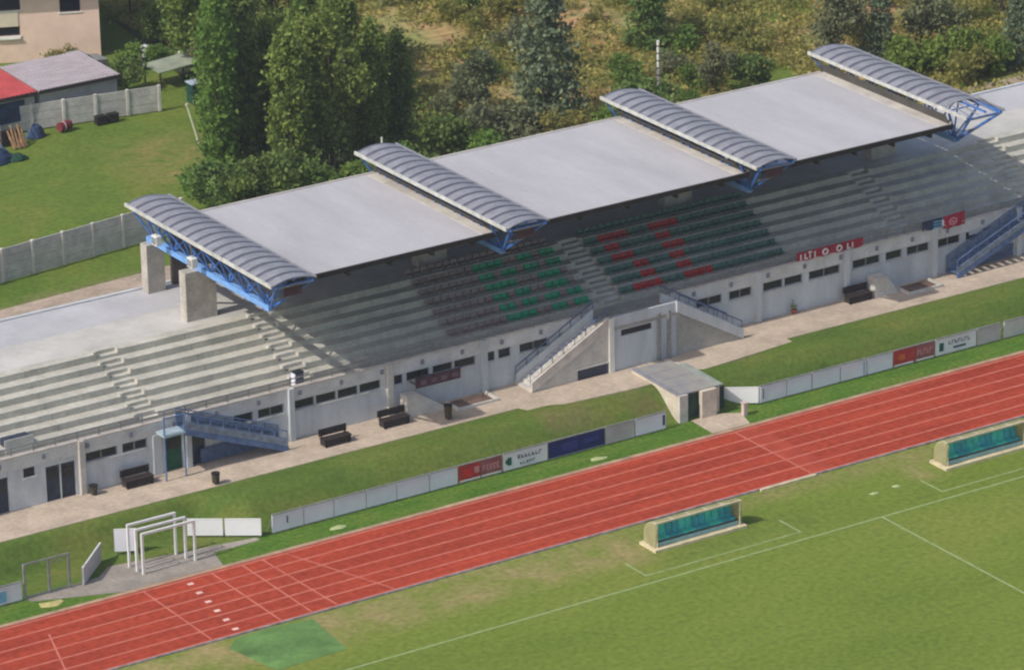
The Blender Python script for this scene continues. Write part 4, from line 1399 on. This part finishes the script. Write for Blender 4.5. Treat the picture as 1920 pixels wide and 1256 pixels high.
# the row of tall trees on the left
tree('poplar', -3.4, 64.6, 'tall bright green columnar tree at the left end of the row, beside the lawn', 0.95, 'columnar_tree')
tree('dark_col', -1.2, 66.2, 'narrow dark tree in the shade right of the bright columnar tree', 1.35, 'columnar_tree')
TL = [('tall_c', -0.2, 61.2, 'leafy mid green tree right of the bright column, close behind the first roof bay'), ('tall_a', 3.2, 62.0, 'tall dark green tree behind the first roof bay, left of the second truss'),
      ('tall_c', 6.6, 62.6, 'mid green tree just behind the rear end of the second truss'), ('tall_c', 1.4, 67.0, 'slim mid green tree in the second line of the tall row'),
      ('tall_c', 5.0, 68.6, 'dark green tree in the second line, left of the clearing'), ('tall_c', 8.7, 70.2, 'slim green tree at the right edge of the tall row'),
      ('tall_a', 2.6, 74.0, 'broad green tree further back in the tall row'), ('tall_b', 7.8, 76.5, 'dark tree at the top of the photo in the tall row'),
      ('tall_c', 12.0, 79.0, 'slim green tree at the top of the photo, right end of the tall row'), ('tall_a', 5.2, 83.0, 'green tree at the top edge of the photo above the tall row'),
      ('tall_b', 5.0, 79.5, 'dark tree behind the bright columnar tree, near the top of the photo')]
for k, (kd, x_, y_, lb) in enumerate(TL):
    tree(kd, x_, y_, lb, 0.82 + 0.18 * rnd.random(), 'broadleaf_tree')
BL = [('bush_d', -6.9, 59.3, 'dark bush at the corner of the lawn, left end, behind the first truss'), ('bush_d', -5.2, 58.4, 'dark bush right behind the rear end of the first truss'),
      ('bush_m', -6.0, 62.4, 'bright bush at the foot of the columnar tree'), ('bush_d', -2.8, 57.6, 'dark bush behind the first roof bay, left part'),
      ('bush_m', -0.6, 57.0, 'green bush behind the first roof bay, middle part'), ('bush_m', 2.2, 57.0, 'dark bush behind the first roof bay, right part'),
      ('bush_m', 4.8, 57.6, 'bright green bush next to the rear end of the second truss'), 
      ('bush_d', 9.6, 58.6, 'dark bush just right of the second truss rear end'), ('bush_m', 11.4, 57.0, 'yellow green bush behind the left end of the middle roof bay'),
      ('bush_g', 13.6, 59.0, 'grey green bush behind the middle roof bay, left part'), ('bush_g', 15.6, 58.4, 'grey green bush behind the middle roof bay'),
      ('bush_o', 17.8, 56.8, 'olive bush below the big conifer'), ('bush_m', 20.2, 56.0, 'green bush below the big conifer, right side'),
      ('bush_d', 22.4, 55.2, 'dark bush near the rear end of the third truss'), ('bush_g', 24.0, 56.4, 'grey bush left of the white pole')]
for kd, x_, y_, lb in BL:
    tree(kd, x_, y_, lb, 1.0 + 0.35 * rnd.random(), 'bush', 'bush')
# centre and right
tree('dark_col', 8.9, 63.2, 'narrow dark conifer standing alone right of the tall row', 0.95, 'columnar_tree', zs=0.95)
tree('conifer', 18.9, 61.0, 'big blue green conifer behind the middle roof bay', 1.0, 'conifer_tree')
tree('grey', 15.3, 64.0, 'thin grey brown tree left of the big conifer', 0.85, 'broadleaf_tree')
tree('conifer_d', 33.2, 70.4, 'dark conifer at the top of the photo above the white pole', 1.05, 'conifer_tree')
tree('grey', 31.2, 60.0, 'grey leafed shrub tree behind the right roof bay', 0.62, 'broadleaf_tree')
tree('bush_d', 33.2, 58.4, 'dark rounded bush behind the right roof bay', 1.0, 'bush', 'bush')
tree('grey', 41.0, 60.0, 'grey green tree left of the fourth truss rear end, top right', 0.95, 'broadleaf_tree')
tree('conifer', 44.3, 59.0, 'blue green conifer above the fourth truss', 0.52, 'conifer_tree')
tree('grey', 47.5, 58.6, 'grey green tree right of the conifer above the fourth truss', 0.9, 'broadleaf_tree')
tree('conifer', 51.2, 52.8, 'blue green conifer at the right edge of the photo', 0.55, 'conifer_tree')
tree('bush_m', 46.4, 54.6, 'bright green bush right of the fourth truss', 1.4, 'bush', 'bush')
tree('bush_m', 48.4, 53.2, 'bright green bush above the white terrace at the right', 1.25, 'bush', 'bush')
tree('bush_m', 43.8, 55.4, 'bright green bush behind the middle of the fourth truss', 1.2, 'bush', 'bush')
tree('bush_o', 46.0, 52.0, 'yellowish bush next to the white terrace at the right', 1.1, 'bush', 'bush')
tree('dark_col', 51.8, 62.6, 'narrow dark tree at the top right corner', 0.8, 'columnar_tree')
tree('grey', 57.0, 62.0, 'grey green tree in the top right corner', 1.0, 'broadleaf_tree')
# low scrub bushes in the field
r_ = random.Random(5)
spots = []
tries = 0
while len(spots) < 62 and tries < 4000:
    tries += 1
    x_ = r_.uniform(10, 62)
    y_ = r_.uniform(52, 104)
    lo = 62 - (x_ + 4) * 0.26
    hi = 112 - (x_ - 3) * 0.78
    if y_ < lo - 1 or y_ > hi + 4:
        continue
    if x_ < 13 and y_ < 84:
        continue
    if any((x_ - a) ** 2 + (y_ - c) ** 2 < 6.5 for a, c, _ in spots):
        continue
    spots.append((x_, y_, r_.choice(['bush_o', 'bush_o', 'bush_o', 'bush_m', 'bush_g'])))
SL = {'bush_o': 'olive yellow scrub bush', 'bush_m': 'bright green scrub bush', 'bush_g': 'grey green scrub bush'}
def where(x_, y_):
    d_ = 'at the back of' if y_ > 88 - 0.55 * x_ + 14 else 'low down in'
    if x_ < 22:
        return ', ' + d_ + ' the field left of the big conifer'
    if x_ < 30:
        return ', ' + d_ + ' the field left of the white pole'
    if x_ < 42:
        return ', ' + d_ + ' the field right of the white pole'
    return ', ' + d_ + ' the field beyond the fourth truss'


for x_, y_, kd in spots:
    sz = r_.uniform(0.55, 1.0)
    szw = 'small ' if sz < 0.7 else ('large ' if sz > 0.86 else 'middling ')
    tree(kd, x_, y_, szw + SL[kd] + where(x_, y_), sz, 'bush', 'bush', szw + {'bush_o': 'olive', 'bush_m': 'bright green', 'bush_g': 'grey green'}[kd] + ' bushes in the scrub field' + where(x_, y_))

# scrub soil sheet and uncountable weeds
sheet_grid('scrub_field', SCRUB, 7, 95, 50, 140, 44, 44, lambda x, y: ZP + 0.03 + 0.25 * math.sin(x * 0.31) * math.sin(y * 0.23))
struct(polysheet([(-2, 57), (8, 54), (8, 90), (7, 98), (4.2, 82), (1.5, 70)], ZP + 0.01, 0.04), 'wood_floor', mat('dark_leaf_litter', (0.07, 0.075, 0.035), 0.95, 0.3, 0.8))  # dark green-brown ground colour beneath the tall trees
r = np.random.default_rng(3)
n = 15000
X = r.uniform(7, 68, n)
Y = r.uniform(44, 112, n)
keep = (Y > 58 - (X + 4) * 0.26) & (Y < 118 - (X - 3) * 0.78)
# patchy cover
pat = np.sin(X * 0.45 + 1.3) + np.sin(Y * 0.38 + X * 0.21) + 0.6 * np.sin(Y * 0.9 - X * 0.5)
keep &= (pat > -1.1 + 0.8 * (r.random(n) - 0.5))
X, Y = X[keep], Y[keep]
Zc = ZP + 0.2 + 0.25 * r.random(len(X))
V = leaves(np.stack([X, Y, Zc], 1), 12, (0.34, 0.34, 0.16), 0.15, 9, 0.3)
half = (len(V) // 8) * 4
for nm, VV, m_ in (('weeds', V[:half], L_WEED), ('scrub_grass', V[half:], L_OLIVE)):
    o = bpy.data.objects.new(nm, leaf_mesh(nm, VV, m_))
    o['kind'] = 'stuff'
    o['label'] = 'dry weeds and tall grass covering the scrub field' if nm == 'weeds' else 'green undergrowth mixed into the scrub field'
    o['category'] = 'undergrowth'
    link(o)
# undergrowth beneath the tall trees
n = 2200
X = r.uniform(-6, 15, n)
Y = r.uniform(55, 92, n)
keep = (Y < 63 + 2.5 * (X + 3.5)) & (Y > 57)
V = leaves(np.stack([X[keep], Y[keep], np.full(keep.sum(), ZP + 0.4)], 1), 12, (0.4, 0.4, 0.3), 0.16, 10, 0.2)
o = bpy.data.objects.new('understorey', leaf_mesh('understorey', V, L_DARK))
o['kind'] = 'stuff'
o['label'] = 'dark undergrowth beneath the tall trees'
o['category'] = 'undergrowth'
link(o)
# foliage of the pot plant
V = leaves([(11.6, 23.85, ZP + 0.5)], 40, (0.10, 0.10, 0.12), 0.07, 77)
V = V - np.array([11.6, 23.9, ZP])
o = bpy.data.objects.new('foliage', leaf_mesh('foliage', V, L_MID))
link(o, pp)

# white ringed pole
wp = thing('white_pole', 'white pole with dark rings standing behind the third truss', 'pole', (27.8, 61.3, ZP))
part(MB().tube((27.8, 61.3, ZP), (27.8, 61.3, ZP + 4.0), 0.10, 10), 'shaft', WHITEWALL, wp)
for k in range(5):
    part(MB().tube((27.8, 61.3, ZP + 1.6 + 0.5 * k), (27.8, 61.3, ZP + 1.68 + 0.5 * k), 0.115, 10), 'ring', HFRAME, wp)
# small ruin and pale things in the scrub
rh = thing('garden_hut', 'small hut with flat pale roof half hidden right of the tall trees', 'hut', (12.6, 76.2, ZP))
part(MB().box(12.0, 13.6, 76.0, 77.4, ZP, ZP + 1.5), 'hut_wall', PINKB, rh)
part(MB().box(11.8, 13.8, 75.8, 77.6, ZP + 1.502, ZP + 1.62), 'hut_roof', CONC, rh)
part(MB().box(12.1, 12.6, 75.96, 75.997, ZP, ZP + 1.2), 'hut_door', HFRAME, rh)
solo(MB().prism([(17.6, ZP), (18.5, ZP), (18.4, ZP + 0.7), (17.9, ZP + 0.8)], 'Y', 62.6, 63.1), 'rubble_block', PINKB, 'pale pink rubble block among the bushes left of the big conifer', 'block', (18, 62.8, ZP))
sp = thing('marker_post', 'short white post in the trees just left of the second truss', 'post', (4.7, 58.0, ZP))
part(MB().tube((4.9, 58.6, ZP), (4.9, 58.6, ZP + 2.6), 0.06, 8), 'shaft', WHITEWALL, sp)
solo(MB().tube((-5.2, 57.2, ZP), (-5.2, 57.2, ZP + 0.9), 0.09, 8), 'fence_stake', WHITEWALL, 'short white stake among the dark bushes behind the first truss', 'post', (-5.2, 57.2, ZP))

# ------------------------------------------------------------------ concrete fences
def concrete_fence(label, p, q, h, step, npan, loc):
    p, q = Vector((*p, 0)), Vector((*q, 0))
    L_ = (q - p).length
    d = (q - p) / L_
    ang = math.atan2(d.y, d.x)
    t = thing('concrete_fence', label, 'fence', loc, 'concrete panel fences')
    n = int(L_ / step)
    ph = h / npan
    pm = MB().box(0.08, step - 0.08, -0.03, 0.03, 0.01, ph - 0.012).mesh('fence_panel', PANEL)
    ps = MB().box(-0.09, 0.09, -0.09, 0.09, 0, h + 0.04).mesh('fence_post', POST)
    for i in range(n + 1):
        c = p + d * step * i
        inst(ps, 'fence_post', t, (c.x, c.y, ZP - 0.03), (0, 0, ang))
        if i < n:
            for k in range(npan):
                inst(pm, 'fence_panel', t, (c.x, c.y, ZP - 0.02 + ph * k), (0, 0, ang + rnd.uniform(-0.004, 0.004)))


concrete_fence('grey concrete panel fence with pale posts across the near edge of the lawn', (-36.47, 53.84), (-9.3, 57.35), 2.1, 2.2, 4, (-20, 56, ZP))
concrete_fence('grey concrete panel fence along the far edge of the lawn, in front of the sheds', (-24.0, 82.5), (1.9, 78.25), 1.75, 2.2, 3, (-10, 80, ZP))

# ------------------------------------------------------------------ sheds
def shed(label, x0, x1, y0, y1, eave, ridge, mroof, mwall, n, skew=0.0):
    t = thing('garden_shed', label, 'shed', ((x0 + x1) / 2, y0, ZP), 'sheds behind the lawn')
    w_ = MB()
    w_.box(x0 + 0.15, x1 - 0.15, y0 + 0.25, y0 + 0.40, ZP, eave - 0.02)
    w_.box(x0 + 0.15, x1 - 0.15, y1 - 0.40, y1 - 0.25, ZP, ridge - 0.12)
    w_.box(x0 + 0.15, x0 + 0.30, y0 + 0.401, y1 - 0.401, ZP, eave - 0.02)
    w_.box(x1 - 0.30, x1 - 0.15, y0 + 0.401, y1 - 0.401, ZP, eave - 0.02)
    part(w_, 'wall', mwall, t)
    for k in range(n):
        xa = x0 + (x1 - x0) * k / n
        xb = x0 + (x1 - x0) * (k + 1) / n
        q = MB()
        q.prism([(y0, eave), (y1, ridge), (y1, ridge + 0.05), (y0, eave + 0.05)], 'X', xa + 0.01, xb - 0.01)
        for j in range(3):
            xr = xa + (xb - xa) * (j + 0.5) / 3
            q.prism([(y0 - 0.002, eave + 0.052), (y1 + 0.002, ridge + 0.052), (y1 + 0.002, ridge + 0.085), (y0 - 0.002, eave + 0.085)], 'X', xr - 0.05, xr + 0.05)
        part(q, 'roof_sheet', mroof, t)
    part(MB().box(x0, x1, y0 - 0.06, y0 - 0.004, eave - 0.20, eave + 0.03), 'eave_board', HFRAME, t)
    return t


shed('shed with lilac grey corrugated roof and pale wall, behind the far fence', -8.2, -2.2, 79.95, 85.6, 4.0, 4.15, SHEDR, SHEDW, 7)
sr = shed('shed with red corrugated roof, left of the lilac grey one', -16.5, -8.3, 79.9, 85.4, 4.0, 4.15, SHEDRED, SHEDW, 8)
part(MB().box(-11.8, -9.2, 80.10, 80.145, ZP + 0.7, 3.6), 'shed_opening', TARP, sr)

# ------------------------------------------------------------------ pink house
ang = math.radians(-24)
hx, hy = 2.36, 91.4           # foot of its right front corner
ca, sa = math.cos(ang), math.sin(ang)
hz = ZP


def H(u, v, z_):
    """house frame: u along the facade to the left, v into the house"""
    return (hx - u * ca + v * (-sa), hy - u * sa + v * ca, z_)


def hbox(q, u0, u1, v0, v1, z0, z1):
    vs = [H(u0, v0, z0), H(u1, v0, z0), H(u1, v1, z0), H(u0, v1, z0), H(u0, v0, z1), H(u1, v0, z1), H(u1, v1, z1), H(u0, v1, z1)]
    return q.add(vs, [(0, 1, 2, 3), (7, 6, 5, 4), (0, 4, 5, 1), (1, 5, 6, 2), (2, 6, 7, 3), (3, 7, 4, 0)])


hs = thing('pink_house', 'pale pink rendered house with dark windows in the top left corner', 'house', (hx, hy, ZP))
WINS = [(1.25, 2.65, 4.75, 6.3), (5.3, 7.4, 5.1, 6.6), (5.4, 7.1, 3.3, 3.95)]
# wall as strips round the openings
wall = MB()
us = sorted({0.0, 14.0} | {a for w_ in WINS for a in w_[:2]})
for i in range(len(us) - 1):
    u0, u1 = us[i], us[i + 1]
    holes = sorted([(w_[2], w_[3]) for w_ in WINS if w_[0] <= u0 and w_[1] >= u1])
    z0 = ZP - 0.1
    for (a, c) in holes + [(7.3, 7.3)]:
        if a > z0:
            hbox(wall, u0, u1, 0, 0.3, z0, a)
        z0 = c
hbox(wall, 0, 14, 9.2, 9.5, ZP - 0.1, 7.3)
hbox(wall, 0, 0.3, 0.301, 9.199, ZP - 0.1, 7.3)
hbox(wall, 13.7, 14, 0.301, 9.199, ZP - 0.1, 7.3)
part(wall, 'wall', PINKH, hs)
for (a, c, d_, e_) in WINS:
    q = MB()
    hbox(q, a, a + 0.08, 0.08, 0.2, d_, e_)
    hbox(q, c - 0.08, c, 0.08, 0.2, d_, e_)
    hbox(q, a + 0.081, c - 0.081, 0.08, 0.2, d_, d_ + 0.08)
    hbox(q, a + 0.081, c - 0.081, 0.08, 0.2, e_ - 0.08, e_)
    wo = part(q, 'window', HFRAME, hs)
    part(hbox(MB(), a + 0.08, c - 0.08, 0.12, 0.16, d_ + 0.08, e_ - 0.08), 'pane', HWIN, wo)
    part(hbox(MB(), a - 0.1, c + 0.1, -0.06, 0.078, d_ - 0.08, d_ - 0.003), 'sill', WHITEWALL, wo)
q = MB()
hbox(q, -1.1, 15.1, -1.15, 4.7, 7.302, 7.42)
hbox(q, -1.1, 15.1, 4.702, 10.6, 7.302, 7.42)
rf = part(q, 'roof', HFRAME, hs)
for k in range(14):
    v0 = -1.15 + 0.42 * k
    z0 = 7.425 + 0.17 * k
    q = MB()
    hbox(q, -1.1, 15.1, v0, v0 + 0.45, z0, z0 + 0.10)
    hbox(q, -1.1, 15.1, 9.45 - v0 - 0.45, 9.45 - v0, z0, z0 + 0.10)
    part(q, 'tile_course', TILE, rf)
q = MB()
for k in range(10):
    hbox(q, 5.4, 7.1, -0.20 + 0.0 * k, -0.02, 3.1 - 0.16 * k, 3.2 - 0.16 * k) if k < 1 else None
part(q, 'cellar_ledge', WHITEWALL, hs)
# roller shutter over the left window
for k in range(5):
    part(hbox(MB(), 5.5, 8.6, -0.05, -0.004, 3.98 + 0.21 * k, 4.17 + 0.21 * k), 'facade_board', mat('cream_facade_board', (0.78, 0.68, 0.52), 0.9, 0.05, 1), hs)

# garden clutter near the house
tree('bush_o', -1.5, 90.2, 'straw coloured bush at the foot of the pink house wall', 0.75, 'bush', 'bush', 'garden plants near the pink house')
tree('bush_m', 2.6, 87.6, 'bright green bush right of the grey shed roof', 0.8, 'bush', 'bush', 'garden plants near the pink house')
tree('bush_m', 4.6, 87.2, 'bright green bush between the two white garden things', 0.75, 'bush', 'bush', 'garden plants near the pink house')
tree('bush_d', 0.2, 83.6, 'dark green bush behind the far fence right of the grey shed', 0.75, 'bush', 'bush', 'garden plants near the pink house')
tree('tall_b', 8.0, 97.6, 'dark tree right of the pink house at the top of the photo', 0.6, 'broadleaf_tree')
tree('grey', 9.8, 93.4, 'grey green tree left of the bright column at the top of the photo', 1.1, 'broadleaf_tree')
tree('tall_b', 5.6, 101.5, 'dark tree behind the pink house corner', 0.8, 'broadleaf_tree')
tree('bush_d', 6.9, 91.0, 'dark bush behind the white water tank', 1.0, 'bush', 'bush', 'garden plants near the pink house')
tk = thing('water_tank', 'small upright white water tank in the garden right of the pink house', 'tank', (4.4, 88.9, ZP))
part(MB().tube((4.4, 88.9, ZP + 0.25), (4.4, 88.9, ZP + 0.95), 0.30, 14), 'tank_body', WHITE, tk)
part(MB().tube((4.4, 88.9, ZP + 0.952), (4.4, 88.9, ZP + 1.03), 0.22, 14, 0.12), 'tank_lid', WHITE, tk)
part(MB().box(4.1, 4.7, 88.6, 89.2, ZP, ZP + 0.248), 'tank_stand', CONC, tk)
solo(MB().box(5.6, 6.3, 86.2, 86.35, ZP, ZP + 1.0).box(6.05, 6.35, 86.36, 86.9, ZP, ZP + 0.7), 'white_screen', WHITEWALL, 'white upright garden panel left of the bright columnar tree', 'panel', (6, 86.3, ZP))
sh = thing('shelter', 'low shelter with pale grey green sheet roof behind the far fence', 'shelter', (3.6, 84.2, ZP))
part(MB().prism([(1.9, 2.7), (5.0, 2.9), (5.0, 2.96), (1.9, 2.76)], 'Y', 82.2, 84.6), 'shelter_roof', mat('grey_green_sheet', (0.30, 0.33, 0.25), 0.8, 0.12, 1), sh)
for xx, yy in ((2.0, 82.3), (4.9, 82.3), (2.0, 84.5), (4.9, 84.5)):
    part(MB().box(xx - 0.05, xx + 0.05, yy - 0.05, yy + 0.05, ZP, 2.69), 'post', HFRAME, sh)
car = thing('parked_car', 'pale grey car roof half hidden between the lilac grey shed and the pink house', 'car', (-0.2, 90.0, ZP))
part(MB().prism([(-1.9, ZP + 0.3), (1.3, ZP + 0.3), (1.3, ZP + 0.75), (0.5, ZP + 0.85), (-1.8, ZP + 0.85)], 'Y', 88.3, 89.9), 'body', GREYMET, car)
part(MB().prism([(-1.5, ZP + 0.855), (0.4, ZP + 0.855), (-0.1, ZP + 1.3), (-1.2, ZP + 1.3)], 'Y', 88.4, 89.8), 'cabin', DARK, car)
part(MB().box(-1.15, -0.15, 88.45, 89.75, ZP + 1.303, ZP + 1.35), 'car_roof', GREYMET, car)
for xx in (-1.3, 0.7):
    for yy in (88.25, 89.75):
        part(MB().tube((xx, yy, ZP + 0.3), (xx, yy + 0.2, ZP + 0.3), 0.3, 12), 'wheel', BLACKR, car)

# clutter along the far fence
lb_ = thing('leaning_board', 'pale pink board leaning on the far fence at the left edge', 'board', (-11.6, 80.0, ZP))
part(MB().prism([(79.35, ZP), (79.43, ZP), (79.95, ZP + 1.25), (79.87, ZP + 1.28)], 'X', -12.2, -11.3), 'panel', PINKB, lb_)
part(MB().bar((-12.2, 79.30, ZP + 0.02), (-12.2, 79.86, ZP + 1.3), 0.06, 0.06), 'edge_batten', TAN, lb_)
ws = thing('timber_stack', 'heap of tan planks leaning together by the far fence', 'timber', (-11.1, 77.4, ZP))
for k in range(9):
    xx = -11.6 + 0.12 * k
    part(MB().bar((xx, 77.1 + 0.05 * (k % 3), ZP), (xx + 0.1 * (k % 2), 78.0, ZP + 1.0 + 0.12 * ((k * 7) % 4)), 0.11, 0.05), 'plank', TAN, ws)
part(MB().box(-12.0, -10.7, 78.0, 78.3, ZP, ZP + 1.0), 'plank_pile', WOOD_D, ws)
tp = thing('tarpaulin_heap', 'heap under navy tarpaulin with pale blue sheet, left edge of the lawn', 'tarpaulin', (-13.6, 76.4, ZP))
r2 = random.Random(4)


def heap(cx, cy, rx, ry, h, seed, n=18, m=6):
    rr = random.Random(seed)
    vs = [(cx, cy, ZP + h)]
    for j in range(1, m + 1):
        t = j / m
        for i in range(n):
            a = 2 * math.pi * i / n
            k = t * (1 + 0.12 * rr.uniform(-1, 1))
            vs.append((cx + rx * k * math.cos(a), cy + ry * k * math.sin(a), ZP + h * (1 - t ** 2.2) * (1 + 0.15 * rr.uniform(-1, 1)) if j < m else ZP - 0.02))
    fs = [(0, 1 + i, 1 + (i + 1) % n) for i in range(n)]
    for j in range(m - 1):
        b0 = 1 + j * n
        fs += [(b0 + i, b0 + (i + 1) % n, b0 + n + (i + 1) % n, b0 + n + i) for i in range(n)]
    return MB().add(vs, fs)


part(heap(-13.7, 75.8, 1.5, 1.0, 0.8, 1), 'tarpaulin', TARP, tp)
part(heap(-13.2, 76.6, 0.9, 0.4, 0.9, 2), 'pale_sheet', TARPW, tp)
part(heap(-12.3, 75.3, 0.7, 0.5, 0.35, 6), 'green_cover', GTARP, tp)
solo(heap(-9.2, 78.7, 0.7, 0.5, 0.8, 3), 'covered_heap', TARP, 'dark heap under a cover between the planks and the red barrel', 'heap', (-9.2, 78.7, ZP))
brl = thing('barrel', 'dark red barrel lying by the far fence below the lilac shed', 'barrel', (-7.2, 78.6, ZP))
part(MB().tube((-7.6, 78.5, ZP + 0.32), (-6.7, 78.7, ZP + 0.32), 0.30, 14), 'barrel_body', mat('dark_red_drum', (0.22, 0.035, 0.05), 0.6, 0.2, 3), brl)
part(MB().tube((-7.30, 78.56, ZP + 0.32), (-7.24, 78.575, ZP + 0.32), 0.325, 14), 'barrel_hoop', PINKB, brl)
for k, (x_, lb) in enumerate(((-4.6, 'dark crate by the far fence, left one of two'), (-3.7, 'dark crate by the far fence, right one of two'))):
    t = thing('crate', lb, 'crate', (x_, 78.5, ZP), 'dark crates by the far fence')
    for j in range(3):
        part(MB().box(x_ - 0.35, x_ + 0.35, 78.2, 78.24, ZP + 0.02 + 0.2 * j, ZP + 0.18 + 0.2 * j), 'slat', WOOD_D, t)
    part(MB().box(x_ - 0.35, x_ + 0.35, 78.25, 78.7, ZP, ZP + 0.55), 'crate_body', BLACKR, t)
# leaning post at the lawn
lp = thing('leaning_post', 'long pale post leaning beside the bright columnar tree', 'post', (-0.9, 70.9, ZP))
part(MB().tube((-1.3, 71.2, ZP), (-1.75, 71.75, ZP + 2.45), 0.09, 10, 0.07), 'shaft', mat('pale_green_paint', (0.50, 0.55, 0.36), 0.8, 0.1, 2), lp)
part(MB().tube((-1.75, 71.75, ZP + 2.452), (-1.77, 71.77, ZP + 2.6), 0.11, 10), 'post_cap', PINKB, lp)
wb_ = thing('garden_box', 'dark green covered box at the right end of the far fence', 'box', (2.9, 78.9, ZP))
part(MB().box(2.3, 3.3, 78.4, 79.3, ZP, ZP + 1.3), 'box_body', GTARP, wb_)
part(MB().box(2.25, 3.35, 78.35, 79.35, ZP + 1.303, ZP + 1.38), 'box_lid', TARPW, wb_)

# ------------------------------------------------------------------ haze
hzm = bpy.data.materials.new('thin_summer_haze')
hzm.use_nodes = True
_n = hzm.node_tree
_n.nodes.clear()
_o = _n.nodes.new('ShaderNodeOutputMaterial')
_v = _n.nodes.new('ShaderNodeVolumePrincipled')
_v.inputs['Color'].default_value = (0.90, 0.93, 1.0, 1)
_v.inputs['Density'].default_value = 0.00018
_v.inputs['Anisotropy'].default_value = 0.2
_n.links.new(_v.outputs[0], _o.inputs['Volume'])
hz_ = bpy.data.objects.new('haze', MB().box(-3600, 4600, -3600, 4600, -1.2, 100.5).mesh('haze', hzm))
hz_['kind'] = 'stuff'
link(hz_)
